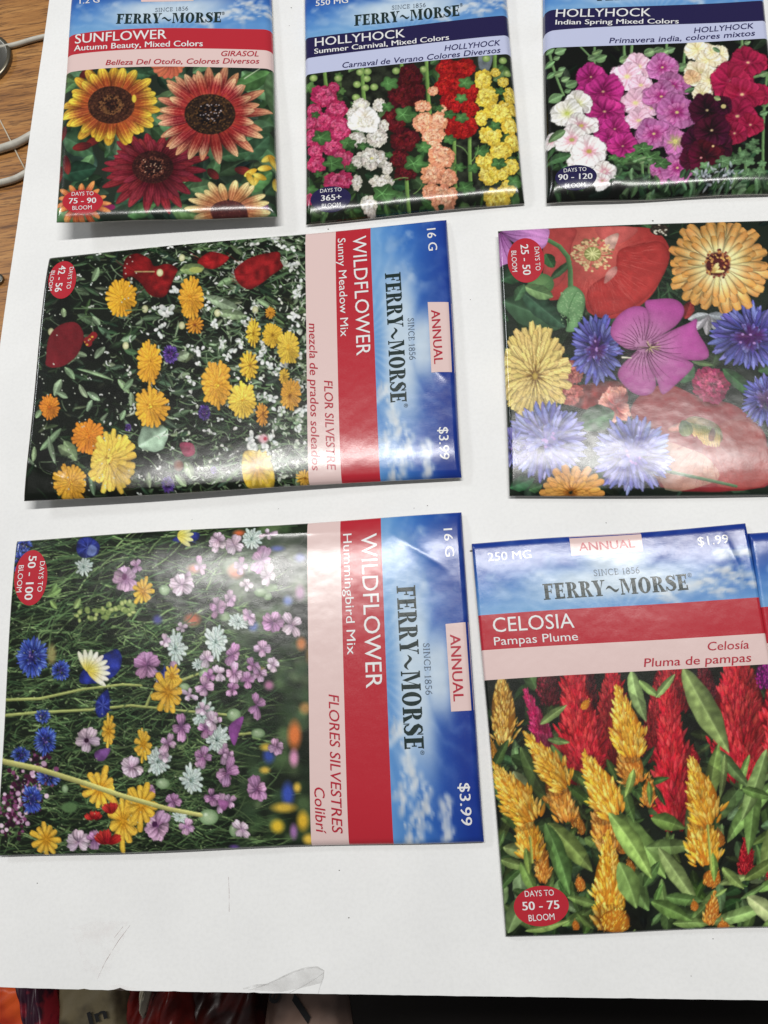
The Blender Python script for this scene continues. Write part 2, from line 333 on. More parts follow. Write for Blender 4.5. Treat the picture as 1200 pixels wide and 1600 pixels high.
# ---------------------------------------------------------------- the seven printed pictures
def art_sunflower():
    A = Art((215, 260, 1150, 930), (0, 0), 2.6087, 11, (30, 38, 30))
    G = [(58, 88, 58), (45, 72, 48), (75, 110, 72), (40, 60, 42), (30, 46, 34)]
    A.foliage(170, G, 60, 170, .5)
    for (x, y, a, l, w, c, b) in [(990, 300, 50, 170, 85, (98, 142, 92), -.15), (1110, 300, 150, 170, 70, (70, 112, 66), .1), (1125, 470, -95, 190, 80, (92, 138, 86), .05), (1010, 570, 30, 150, 120, (58, 96, 62), 0),
                                  (1000, 660, -45, 140, 80, (46, 82, 52), 0), (255, 560, 25, 150, 95, (52, 88, 56), .1), (385, 640, 120, 130, 60, (84, 122, 76), .15), (250, 720, -10, 150, 80, (34, 62, 40), 0),
                                  (500, 300, 10, 120, 50, (50, 78, 50), 0), (790, 310, -40, 110, 50, (84, 124, 80), 0), (650, 500, 20, 80, 70, (78, 116, 74), 0), (250, 380, -30, 110, 40, (70, 104, 64), 0),
                                  (900, 650, -10, 130, 60, (44, 74, 48), 0), (860, 740, -70, 90, 55, (66, 104, 62), 0), (780, 780, -15, 100, 65, (70, 108, 64), .1), (470, 830, -30, 110, 70, (50, 82, 52), 0),
                                  (240, 870, -5, 160, 60, (92, 132, 84), .1), (520, 880, -20, 130, 50, (58, 94, 56), 0), (700, 860, 10, 110, 60, (72, 108, 64), 0), (1010, 790, -40, 130, 70, (64, 104, 60), 0), (240, 300, 30, 90, 34, (64, 98, 58), 0)]:
        A.leaf(x, y, a, l, w, c, bend=b, vein=.06)
    for (x, y, a, l) in [(430, 560, 150, 90), (270, 640, 80, 80), (250, 680, 100, 70), (380, 600, 170, 80), (330, 330, -40, 70), (850, 700, 40, 60), (960, 700, 10, 70), (270, 520, 110, 60)]:
        A.petal(x, y, a, l, 34, (70, 22, 24), (120, 38, 34), b=.6)
    for a in range(-5, 190, 21): A.petal(690, 262, a, 72, 40, (150, 52, 44), (206, 98, 70), b=.55, mid=.3)
    A.line([(1000, 330), (1062, 288)], 5, 3, (170, 190, 150))
    for (x, y, a) in [(1120, 640, 150), (1110, 690, 170), (1100, 640, 60), (1050, 700, 150), (1060, 720, 120), (1010, 715, 60), (1090, 740, 200), (1130, 720, 100)]:
        A.petal(x, y, a, 58, 26, (200, 150, 40), (236, 210, 84), b=.6)
    A.dot(1075, 850, 22, 14, (96, 30, 84)); A.dot(450, 850, 24, 12, (120, 24, 70))
    # dark red bloom
    for q in (0, 1, 2):
        A.ring(632, 695, .3, 205 - 22 * q, 158 - 16 * q, 19, .21, (66, 12, 20), (132 - 8 * q, 34, 44), rot=q * 8, lj=.16, a=.55, b=.6, mid=.55, edge=.35, streak=.22, sk=(0, 4))
    A.seedhead(628, 690, 84, 66, (44, 18, 18), (66, 34, 26), ring=(.55, .1, (112, 62, 46)), core=(24, 12, 14), n=520)
    for i in range(16): A.dot(628 + A.R.uniform(-40, 40), 684 + A.R.uniform(-26, 26), 2.6, 2.2, (190, 150, 120))
    # salmon tipped bloom
    A.ring(862, 478, .36, 228, 192, 23, .2, (112, 26, 28), (214, 148, 104), lj=.12, a=.5, b=.66, mid=.66, edge=.3, streak=.22)
    A.ring(862, 478, .38, 212, 178, 20, .22, (134, 30, 32), (226, 176, 128), rot=8, lj=.16, a=.5, b=.64, mid=.68, edge=.32, streak=.22)
    A.ring(862, 476, .4, 128, 108, 40, .1, (222, 178, 88), (150, 40, 36), a=.3, b=.6, mid=.35, edge=.1)
    A.seedhead(860, 476, 103, 82, (36, 24, 18), (78, 52, 28), core=(16, 10, 12), n=700)
    for i in range(24): A.dot(866 + A.R.uniform(-46, 46), 470 + A.R.uniform(-36, 36), 2.6, 2.2, (170, 160, 165))
    # yellow and rust bloom
    A.ring(460, 443, .38, 198, 154, 20, .25, (136, 56, 28), (224, 176, 48), rot=5, lj=.1, a=.5, b=.5, mid=.68, edge=.32, streak=.2)
    A.ring(460, 443, .38, 190, 150, 19, .26, (162, 66, 32), (244, 212, 60), rot=14, lj=.12, a=.5, b=.48, mid=.68, edge=.36, streak=.2)
    A.ring(460, 441, .42, 112, 90, 34, .12, (226, 160, 70), (170, 70, 34), a=.3, b=.6, mid=.35, edge=.1)
    A.seedhead(460, 439, 95, 76, (56, 30, 22), (84, 48, 30), ring=(.42, .12, (122, 78, 44)), core=(34, 18, 16), n=620)
    A.dot(553, 414, 9, 16, (240, 206, 60))
    # partial blooms at the lower rim
    A.ring(935, 862, .3, 165, 112, 22, .23, (176, 100, 60), (246, 220, 146), lj=.1, a=.5, b=.5, mid=.6, edge=.36, streak=.22)
    A.seedhead(935, 868, 75, 42, (74, 34, 34), (110, 60, 50), n=200)
    A.ring(335, 835, .3, 112, 88, 16, .24, (150, 48, 34), (226, 140, 72), lj=.14, a=.5, b=.55, mid=.55, edge=.36, streak=.2)
    return A.finish()

def art_hollyhock_double():
    A = Art((-10, -60, 1200, 870), (470, 90), 3.3333, 21, (24, 30, 20))
    G = [(52, 84, 44), (40, 66, 36), (72, 108, 56), (30, 50, 30), (22, 34, 22), (88, 120, 66)]
    A.foliage(380, G, 40, 100, .65, lo=.35)
    A.poly([(800, 60), (920, 0), (960, 90), (950, 600), (890, 760), (820, 700), (800, 400)], (30, 34, 26), mott=.6)
    A.poly([(240, 100), (600, 20), (560, 300), (430, 280), (260, 240)], (26, 30, 22), mott=.6)
    A.poly([(930, -10), (1000, -20), (980, 80), (930, 70)], (96, 104, 110), mott=.3)
    for (x, y, r) in [(50, 170, 40), (215, 190, 26), (45, 40, 26), (200, 110, 24)]: A.lobed(x, y, r, (70, 104, 52))
    for p in [((125, 60), (140, 200)), ((322, 60), (332, 240)), ((525, 20), (530, 120)), ((655, 30), (672, 300)), ((1012, -40), (1010, 110)), ((880, 410), (885, 690)), ((548, 520), (562, 790)), ((800, 420), (806, 690))]:
        A.curve(p[0], p[1], .01, 17, 20, (104, 142, 66), (92, 128, 58))
    for (x, y) in [(312, 92), (350, 88), (296, 155), (345, 125), (384, 168), (290, 222), (338, 172), (640, 76), (1052, 30), (1075, 96), (966, 20), (198, 124), (70, 122), (498, 84)]:
        A.dot(x, y, 21, 18, (150, 176, 96), (84, 116, 56)); A.dot(x - 4, y - 5, 8, 7, (190, 205, 140), soft=4)
    W = lambda x, y: [(x, y)]
    def spike(lst, dk, mid, lt, n=13):
        for (x, y, rx, ry) in lst: A.pom(x, y, rx, ry, dk, mid, lt, n=n)
    # deep maroon
    spike([(572, 120, 62, 66), (540, 210, 95, 66), (600, 190, 50, 50), (490, 340, 62, 62), (540, 440, 76, 62), (520, 540, 52, 48), (550, 615, 62, 34)], (34, 8, 12), (72, 14, 20), (96, 22, 28))
    # scarlet
    spike([(770, 70, 62, 46), (850, 70, 58, 50), (790, 150, 90, 56), (740, 170, 46, 42), (870, 200, 56, 60), (800, 250, 76, 52), (880, 280, 44, 44), (800, 370, 56, 56), (870, 370, 56, 52), (840, 400, 60, 36)], (84, 8, 10), (148, 18, 18), (178, 30, 26))
    # rose
    spike([(125, 215, 68, 58), (175, 170, 30, 26), (192, 282, 58, 44), (70, 290, 40, 36), (120, 350, 68, 52), (50, 350, 34, 34), (205, 385, 56, 66), (60, 430, 36, 52), (170, 480, 60, 46), (80, 500, 40, 40), (215, 540, 58, 50), (85, 570, 50, 44), (200, 655, 78, 48), (50, 740, 34, 40)], (120, 18, 50), (186, 42, 88), (214, 92, 130))
    # white
    spike([(316, 260, 44, 32), (410, 262, 34, 34), (275, 305, 32, 30), (296, 440, 46, 38), (400, 430, 58, 48), (434, 370, 26, 32), (370, 540, 80, 58), (294, 560, 28, 36), (452, 590, 28, 34), (425, 660, 64, 36), (296, 664, 26, 40), (356, 775, 42, 44)], (150, 142, 126), (206, 200, 188), (232, 228, 220), n=11)
    A.mallow(335, 345, 84, 58, (214, 206, 176), (242, 238, 234), (232, 226, 150), rot=20, eyer=.14); A.pom(338, 346, 40, 26, (206, 196, 170), (238, 233, 222), (250, 247, 238), n=8, rings=3)
    A.dot(372, 538, 12, 9, (226, 222, 120), soft=4); A.dot(318, 264, 24, 16, (240, 236, 204), soft=10)
    # apricot
    spike([(690, 188, 28, 24), (636, 268, 44, 30), (735, 284, 24, 24), (640, 355, 56, 54), (720, 345, 46, 50), (690, 425, 62, 48), (690, 480, 44, 40), (730, 530, 70, 60), (690, 620, 66, 54), (765, 640, 52, 44), (680, 710, 44, 40), (745, 730, 76, 52)], (186, 98, 66), (232, 150, 112), (246, 182, 146))
    # yellow
    spike([(950, 130, 46, 52), (1012, 92, 28, 22), (1055, 142, 30, 26), (970, 220, 58, 54), (1090, 210, 34, 46), (1040, 300, 90, 56), (940, 330, 32, 40), (1085, 370, 42, 42), (990, 420, 62, 50), (1100, 460, 44, 50), (1040, 500, 60, 46), (955, 550, 42, 46), (1095, 580, 42, 42), (985, 625, 58, 50), (1050, 620, 34, 34), (1080, 690, 40, 40), (1020, 730, 66, 44)], (176, 136, 30), (226, 192, 62), (246, 224, 110))
    for (x, y, r, rt) in [(860, 146, 46, 0), (836, 226, 36, 20), (838, 328, 40, 10), (775, 310, 34, 0), (465, 150, 52, 30), (545, 310, 62, 0), (455, 270, 36, 0), (600, 565, 66, 10), (640, 480, 44, 60), (775, 440, 36, 0), (112, 430, 56, 20), (175, 565, 60, 30), (80, 312, 26, 0), (440, 720, 74, 0), (250, 460, 46, 50),
                          (1036, 188, 30, 0), (1010, 370, 36, 30), (940, 500, 42, 0), (1030, 565, 44, 90), (1115, 655, 46, 0), (860, 690, 52, 20), (830, 585, 34, 0), (320, 476, 30, 0), (265, 590, 34, 60), (60, 700, 36, 0), (720, 278, 26, 0), (95, 620, 26, 40), (460, 520, 24, 0), (900, 590, 36, 0), (1150, 515, 30, 0), (520, 735, 34, 0)]:
        A.lobed(x, y, r, (62, 104, 52), rot=rt, lobes=5, sq=.75)
    A.curve((590, 720), (635, 670), .1, 5, 2, (104, 140, 70)); A.curve((560, 640), (480, 655), .1, 5, 4, (104, 140, 70)); A.curve((800, 470), (870, 520), -.15, 5, 4, (96, 130, 70)); A.curve((885, 560), (925, 470), .1, 5, 3, (104, 140, 70))
    A.foliage(70, [(70, 104, 52), (52, 84, 42), (36, 60, 34)], 24, 60, .5, area=(0, 760, 1180, 850))
    return A.finish()

def art_hollyhock_single():
    A = Art((130, -10, 1330, 820), (800, 60), 3.0, 31, (14, 16, 13))
    A.foliage(80, [(28, 40, 26), (22, 30, 22), (36, 50, 34)], 40, 120, .5, lo=.3)
    A.foliage(120, [(62, 100, 56), (48, 80, 50), (84, 120, 78), (36, 60, 40)], 30, 80, .45, area=(480, 560, 1230, 740), lo=.4)
    A.foliage(40, [(54, 88, 50), (40, 66, 42)], 30, 80, .45, area=(140, 540, 330, 720), lo=.4)
    def bud(x, y, r): A.dot(x, y, r, r * .8, (138, 168, 116), (74, 108, 66)); A.leaf(x - r, y + r * .3, -20, r * 2.4, r * 1.1, (112, 148, 96), rib=.2)
    A.curve((170, 60), (240, 280), .03, 13, 10, (96, 132, 80)); A.curve((312, 48), (372, 110), 0, 8, 8, (100, 136, 84)); A.line([(384, 60), (382, 150)], 12, 12, (96, 132, 80))
    for (x, y, r) in [(176, 72, 18), (222, 76, 24), (206, 108, 14), (174, 132, 20), (230, 160, 15), (180, 184, 18), (214, 182, 19), (246, 208, 18), (275, 230, 26), (258, 262, 14), (200, 294, 30), (372, 108, 20), (410, 110, 26), (404, 78, 14), (388, 84, 16)]: bud(x, y, r)
    for p in [((522, 50), (525, 110)), ((558, 50), (556, 96)), ((720, 40), (722, 100)), ((806, 70), (800, 140)), ((1072, 0), (1074, 70)), ((1190, 180), (1172, 690)), ((1110, 200), (1180, 180)), ((605, 590), (616, 700)), ((640, 600), (640, 700)), ((1000, 590), (1004, 650)), ((1086, 540), (1090, 640)), ((1060, 530), (1062, 560))]:
        A.curve(p[0], p[1], .02, 12, 13, (92, 128, 76))
    for (x, y, r) in [(525, 116, 26), (735, 72, 20), (700, 84, 24), (640, 82, 26), (680, 72, 20), (790, 152, 26), (1095, 36, 14), (1074, 64, 20), (1178, 320, 22), (1172, 366, 18), (1180, 260, 16), (1170, 180, 20)]: bud(x, y, r)
    # blush
    for (x, y, rx, ry, r) in [(590, 150, 70, 58, 10), (535, 195, 74, 58, 40), (600, 235, 56, 40, 0), (575, 318, 76, 54, 25), (650, 340, 40, 40, 0), (590, 400, 74, 42, 20)]:
        A.mallow(x, y, rx, ry, (222, 160, 186), (224, 178, 200), (214, 206, 130), rot=r, eyer=.2)
        A.dot(x, y, rx * .36, ry * .36, (216, 200, 140), soft=rx * .2, op=.6)
    # magenta
    for (x, y, rx, ry, r) in [(340, 262, 44, 40, 0), (367, 196, 68, 58, 12), (424, 265, 96, 68, 30), (430, 358, 98, 68, 0), (420, 440, 52, 46, 0), (478, 440, 68, 52, 20), (452, 486, 56, 40, 0), (515, 520, 74, 52, 40)]:
        A.mallow(x, y, rx, ry, (106, 16, 64), (164, 36, 108), (206, 180, 116), rot=r, eyer=.11, eye2=(96, 16, 60))
    # orchid
    for (x, y, rx, ry, r) in [(700, 152, 74, 54, 10), (750, 240, 76, 58, 0), (695, 288, 86, 58, 30), (768, 362, 98, 76, 10), (660, 462, 90, 64, 0), (760, 500, 56, 66, 20), (700, 630, 54, 54, 0), (770, 620, 74, 60, 30)]:
        A.mallow(x, y, rx, ry, (140, 34, 104), (172, 94, 150), (218, 196, 120), rot=r, eyer=.1, eye2=(160, 50, 110))
        A.ring(x, y, .1, rx * .62, ry * .62, 13, .36, (146, 36, 104), (198, 104, 168), a=.8, b=.22, mid=.5, edge=.1, streak=.2)
        A.dot(x, y, rx * .12, ry * .12, (216, 196, 120), soft=3)
    A.mallow(760, 498, 50, 56, (150, 140, 90), (170, 90, 148), (196, 186, 104), eyer=.25)
    # cream
    for (x, y, rx, ry, r) in [(862, 66, 62, 40, 0), (965, 96, 40, 46, 0), (915, 112, 62, 40, 20), (880, 180, 82, 48, 0), (920, 210, 52, 42, 0), (885, 272, 54, 34, 10), (930, 80, 36, 30, 0)]:
        A.mallow(x, y, rx, ry, (226, 206, 146), (238, 222, 188), (206, 200, 120), rot=r, eyer=.18)
    A.mallow(838, 196, 40, 30, (206, 160, 110), (222, 176, 132), (190, 180, 110), eyer=.1); A.leaf(935, 60, 30, 40, 20, (96, 126, 80)); A.leaf(850, 250, 160, 50, 24, (70, 100, 60))
    # crimson
    for (x, y, rx, ry, r) in [(1040, 310, 60, 70, 20), (1100, 128, 90, 58, 0), (1022, 218, 98, 80, 20), (1160, 280, 40, 50, 0), (1072, 278, 100, 74, 0), (1050, 380, 100, 72, 30), (1110, 420, 60, 50, 0), (1036, 460, 60, 52, 10)]:
        A.mallow(x, y, rx, ry, (112, 12, 38), (150, 24, 58), (226, 196, 130), rot=r, eyer=.13, eye2=(196, 60, 100))
    # black
    for (x, y, rx, ry, r) in [(860, 500, 70, 60, 0), (960, 520, 70, 60, 0), (850, 580, 70, 50, 0), (908, 352, 86, 66, 10), (930, 446, 86, 66, 30), (985, 330, 40, 40, 0)]:
        A.mallow(x, y, rx, ry, (24, 6, 16), (58, 12, 34), (222, 200, 140), rot=r, eyer=.12 if y in (352, 446) else .01)
    A.mallow(900, 560, 90, 56, (30, 6, 14), (66, 10, 28), (60, 10, 20), eyer=.01)
    A.dot(985, 334, 12, 10, (206, 190, 120)); A.dot(936, 520, 6, 5, (210, 180, 120)); A.dot(880, 574, 6, 5, (190, 120, 120)); A.leaf(940, 290, 20, 34, 24, (150, 170, 110))
    # white
    for (x, y, rx, ry, r, e) in [(305, 320, 64, 54, 10, (206, 204, 110)), (256, 366, 74, 58, 30, (196, 208, 96)), (186, 488, 36, 34, 0, (220, 220, 200)), (322, 424, 76, 52, 0, (186, 170, 80)), (278, 490, 82, 60, 20, (150, 150, 76)), (320, 586, 70, 50, 0, (190, 180, 120)), (358, 544, 86, 66, 0, (166, 146, 70)), (430, 640, 54, 46, 0, (220, 200, 190)), (420, 680, 44, 30, 0, (150, 140, 80))]:
        pk = y > 400
        A.mallow(x, y, rx, ry, (216, 170, 178) if pk else (226, 224, 190), (228, 223, 219), e, rot=r, eyer=.2, eye2=(196, 120, 140) if pk else (206, 212, 130))
    A.leaf(170, 490, -30, 90, 40, (80, 116, 70)); A.leaf(160, 590, -15, 120, 44, (58, 92, 58))
    # fresh leaves at the foot
    for (x, y, r, rt) in [(610, 530, 52, 60), (560, 570, 44, 0), (650, 570, 56, 20), (590, 580, 40, 0), (700, 600, 44, 0), (505, 590, 36, 0), (470, 575, 30, 0)]: A.lobed(x, y, r, (72, 114, 62), rot=rt, lobes=5, sq=.6)
    for (x, y) in [(590, 580), (612, 574), (640, 582), (604, 596), (572, 588)]: bud(x, y, 11)
    for (x, y, r) in [(1110, 520, 30), (1130, 500, 26), (1080, 560, 34), (1140, 540, 26), (1100, 590, 36), (1040, 585, 40), (990, 590, 44), (1150, 640, 38), (900, 610, 30), (860, 640, 30), (1100, 650, 40), (1165, 600, 24)]: A.lobed(x, y, r, (88, 126, 82), rot=A.R.rand() * 90, sq=.7)
    for i in range(46):
        x, y = A.R.uniform(850, 1060), A.R.uniform(615, 690); A.petal(x, y, A.R.uniform(0, 360), A.R.uniform(14, 40), 10, (120, 132, 140), (196, 202, 214), b=.6, op=.7)
    A.foliage(60, [(62, 96, 58), (44, 72, 48), (84, 118, 82)], 24, 60, .45, area=(480, 660, 1230, 740))
    return A.finish()
def art_meadow():
    A = Art((20, 50, 1180, 1130), (20, 340), 2.5, 41, (18, 22, 16))
    G = [(60, 84, 56), (84, 108, 76), (44, 64, 42), (110, 130, 98), (34, 50, 32), (72, 96, 60)]
    # stalks and leaves, dark to the left of the picture, pale and crowded to the right
    for i in range(1700):
        u = A.R.rand() ** .75; x = 40 + u * 1130; y = A.R.uniform(60, 1100); l = A.R.uniform(26, 80); a = A.R.uniform(-35, 35) + (0 if A.R.rand() < .6 else A.R.uniform(0, 360))
        c = np.array(G[A.R.randint(6)]) * A.R.uniform(.4, .8 + .55 * u)
        if A.R.rand() < .55: A.leaf(x, y, a, l, l * A.R.uniform(.16, .4), tuple(c), bend=A.R.uniform(-.3, .3))
        else:
            r = math.radians(a); A.curve((x, y), (x + l * 1.3 * math.cos(r), y + l * 1.3 * math.sin(r)), A.R.uniform(-.25, .25), 5, 3, tuple(c * 1.1), n=6)
    # dark gaps
    for i in range(340):
        x, y = A.R.uniform(70, 1150), A.R.uniform(60, 1100); r = A.R.uniform(5, 14); A.dot(x, y, r, r * A.R.uniform(.6, 1.2), (14, 16, 12), soft=3, op=.75)
    for (x, y, w, h) in [(330, 520, 90, 60), (200, 380, 60, 60), (420, 700, 70, 70), (300, 700, 90, 60), (560, 960, 60, 70), (130, 900, 50, 70), (620, 110, 60, 40), (110, 330, 34, 90), (720, 590, 40, 60), (110, 660, 36, 60), (830, 260, 60, 30), (600, 480, 40, 30)]:
        A.dot(x, y, w, h, (15, 17, 14), soft=24, op=.85)
    for i in range(330):
        u = A.R.rand() ** .6; x = 150 + u * 1010; y = A.R.uniform(60, 1090); r = A.R.uniform(3, 9) * (.5 + .7 * u)
        c = [(226, 230, 224), (200, 208, 190), (240, 240, 232), (150, 170, 140)][A.R.randint(4)]
        for k in range(A.R.randint(1, 4)): A.petal(x, y, A.R.uniform(0, 360), r * 2.2, r * 1.5, tuple(np.array(c) * .8), c, b=.4)
    for i in range(230):
        u = A.R.rand() ** .5; x = 300 + u * 860; y = A.R.uniform(60, 1090); l = A.R.uniform(20, 60); r = math.radians(A.R.uniform(-50, 50))
        A.curve((x, y), (x + l * math.cos(r), y + l * math.sin(r)), A.R.uniform(-.2, .2), 4, 3, (26, 34, 22) if A.R.rand() < .55 else (96, 120, 82), n=5)
    for (x, y, a, l, w) in [(250, 640, -120, 60, 26), (270, 660, 70, 60, 22), (300, 690, 30, 60, 26), (330, 560, -60, 60, 26), (300, 550, 200, 50, 22), (260, 600, 10, 150, 14), (420, 640, 50, 70, 26), (440, 680, -40, 56, 22), (470, 690, 80, 54, 22), (320, 720, 120, 50, 20), (200, 640, 120, 70, 30), (180, 690, 20, 50, 22), (210, 880, 50, 90, 46), (240, 930, 200, 60, 40), (200, 830, 130, 120, 26), (150, 860, 80, 110, 22), (95, 900, 90, 60, 20), (100, 790, -60, 40, 22), (760, 320, 20, 150, 44), (800, 380, 10, 120, 40), (320, 260, -60, 60, 26), (350, 430, -130, 44, 24), (640, 480, -70, 70, 8), (430, 800, -70, 44, 20), (680, 960, 60, 70, 40), (640, 1010, 40, 60, 30), (890, 970, -30, 80, 34), (540, 1060, -100, 60, 22), (700, 620, 170, 50, 24), (870, 250, 160, 70, 30), (960, 330, 30, 60, 20), (210, 400, -90, 36, 22)]:
        A.leaf(x, y, a, l, w, (128, 152, 112), bend=A.R.uniform(-.2, .2), rib=.2)
    A.leaf(500, 900, -30, 130, 110, (140, 168, 138)); A.leaf(640, 560, -20, 60, 40, (110, 130, 100))
    for (x, y) in [(525, 368), (582, 226), (666, 166), (160, 456), (806, 384), (953, 372), (450, 510), (668, 432), (612, 560)]: A.dot(x, y, 12, 15, (206, 204, 160), (150, 154, 104))
    for (x, y, r) in [(624, 372, 36), (738, 540, 20), (590, 450, 22), (880, 510, 24), (980, 550, 26), (1020, 600, 24), (1110, 400, 26), (1130, 540, 22), (935, 860, 26), (1000, 880, 30), (940, 900, 30), (1130, 760, 26), (640, 300, 22), (1030, 100, 22), (1080, 130, 20), (1120, 300, 22), (790, 420, 18), (850, 560, 18), (700, 640, 18), (980, 500, 20), (1010, 720, 24), (1050, 770, 24), (1120, 840, 20), (820, 500, 18), (1100, 200, 22), (560, 370, 14), (770, 350, 16)]:
        for k in range(6): A.petal(x + A.R.uniform(-r, r) * .7, y + A.R.uniform(-r, r) * .7, A.R.uniform(0, 360), r * .9, r * .6, (196, 202, 198), (240, 242, 236), b=.4)
    for i in range(620):
        u = A.R.rand() ** .45; x = 330 + u * 830; y = A.R.uniform(60, 1090); l = A.R.uniform(8, 26); r = math.radians(A.R.uniform(0, 360)); c = np.array([(150, 170, 130), (200, 208, 190), (226, 230, 222), (96, 120, 80)][A.R.randint(4)]) * A.R.uniform(.7, 1.05)
        A.curve((x, y), (x + l * math.cos(r), y + l * math.sin(r)), A.R.uniform(-.3, .3), 4.5, 2, tuple(c), n=4)
    # poppies
    def poppy(pts, c, dk): A.poly(pts, c, mott=.35, edge=.3, ew=10); [A.curve((A.R.uniform(pts[0][0] - 40, pts[0][0] + 40), A.R.uniform(min(p[1] for p in pts), max(p[1] for p in pts))), (sum(p[0] for p in pts) / len(pts), sum(p[1] for p in pts) / len(pts)), .1, 3, 1, dk, op=.5) for _ in range(8)]
    poppy([(445, 170), (490, 146), (540, 170), (560, 200), (610, 190), (650, 210), (640, 240), (610, 310), (580, 324), (540, 310), (510, 270), (470, 240), (440, 250)], (112, 18, 20), (80, 10, 14))
    A.line([(485, 222), (560, 222)], 5, 5, (160, 140, 90)); A.dot(582, 226, 13, 15, (206, 204, 160), (150, 154, 104))
    poppy([(735, 170), (775, 142), (820, 150), (850, 165), (825, 195), (790, 212), (750, 205), (728, 190)], (146, 24, 26), (120, 12, 16))
    poppy([(870, 220), (910, 180), (950, 160), (1000, 148), (1045, 145), (1050, 180), (1060, 205), (1020, 235), (975, 270), (930, 292), (890, 270)], (128, 22, 24), (110, 12, 16))
    A.poly([(140, 560), (150, 480), (190, 432), (250, 418), (282, 450), (285, 490), (262, 545), (215, 585), (170, 595), (140, 585)], (104, 24, 30), mott=.08, edge=.1)
    for (x, y) in [(300, 490), (316, 480), (306, 500), (326, 470)]: A.dot(x, y, 14, 14, (130, 26, 30)); A.dot(x - 6, y + 6, 5, 4, (220, 170, 60))
    A.poly([(660, 890), (710, 890), (718, 930), (680, 940)], (150, 50, 80), op=.9)
    for (x, y) in [(625, 545), (755, 770), (610, 1045), (790, 992), (460, 828)]:
        r = 34 if y in (545,) else 28 if y in (770, 1045) else 14
        A.cornflower(x, y, r, r * 1.2, (40, 20, 80), (80, 50, 140), (112, 84, 176), n=9)
    A.leaf(660, 215, -5, 95, 46, (112, 132, 80)); A.dot(722, 215, 26, 12, (150, 160, 80))
    # calendulas: seen at a slant, narrow in x
    for (x, y, rx, ry, c0, c1, eye) in [(1020, 470, 40, 46, (200, 130, 20), (238, 186, 50), None), (1080, 520, 44, 66, (206, 140, 26), (240, 194, 62), (220, 160, 40)), (1012, 382, 20, 24, (200, 110, 20), (230, 150, 40), None), (1065, 632, 20, 36, (206, 140, 26), (240, 186, 60), None), (1090, 700, 40, 60, (190, 110, 24), (232, 160, 50), None), (1140, 1020, 30, 30, (200, 120, 24), (236, 176, 60), None),
                                        (945, 460, 28, 56, (206, 140, 22), (242, 196, 56), None), (928, 590, 36, 58, (210, 140, 24), (242, 190, 54), None), (720, 430, 36, 36, (150, 76, 20), (220, 140, 40), (90, 40, 20)), (704, 325, 46, 80, (196, 106, 20), (236, 160, 44), (216, 132, 30)), (435, 322, 58, 74, (208, 122, 20), (240, 168, 40), (230, 150, 30)),
                                        (542, 578, 46, 82, (204, 118, 20), (240, 164, 42), None), (550, 748, 66, 76, (206, 118, 20), (240, 166, 46), (226, 150, 40)), (802, 660, 58, 92, (190, 112, 22), (232, 160, 48), (206, 140, 36)), (904, 720, 54, 68, (208, 144, 24), (242, 196, 66), (200, 140, 30)), (980, 778, 24, 48, (190, 100, 20), (232, 150, 44), None),
                                        (153, 748, 38, 48, (180, 80, 16), (226, 126, 36), (190, 90, 24)), (304, 862, 62, 66, (196, 88, 16), (234, 132, 36), (206, 104, 24)), (234, 1040, 66, 70, (206, 116, 18), (240, 168, 48), (220, 140, 36)), (398, 962, 90, 122, (214, 146, 24), (244, 198, 72), (232, 178, 60))]:
        A.dot(x, y, rx * .8, ry * .8, c0)
        A.daisyring(x, y, rx, ry, 25 if rx > 36 else 14, tuple(np.array(c0) * .72), c1, eye, rings=5 if rx > 40 else 3, eyer=.13, rot=A.R.rand() * 40, wd=.24, sk=(A.R.uniform(-.25, .25) * rx, A.R.uniform(-.15, .15) * ry))
    A.poly([(905, 930), (960, 920), (1010, 950), (1020, 1050), (915, 1052)], (226, 182, 50), mott=.3); A.ring(960, 980, .1, 58, 70, 13, .3, (200, 140, 30), (242, 200, 80), notch=.25)
    A.dot(985, 872, 26, 24, (216, 170, 178), soft=10); A.dot(992, 872, 10, 10, (170, 30, 50), soft=4)
    A.dot(655, 975, 20, 22, (120, 70, 50), (70, 44, 34))
    for i in range(120): A.dot(A.R.uniform(70, 500), A.R.uniform(80, 1080), 2.6, 2.6, (190, 196, 180))
    A.line([(250, 366), (380, 366)], 5, 4, (70, 92, 60)); A.line([(450, 374), (520, 370)], 5, 4, (90, 110, 70)); A.line([(820, 300), (870, 288)], 5, 4, (80, 104, 64))
    return A.finish(grain=.08)

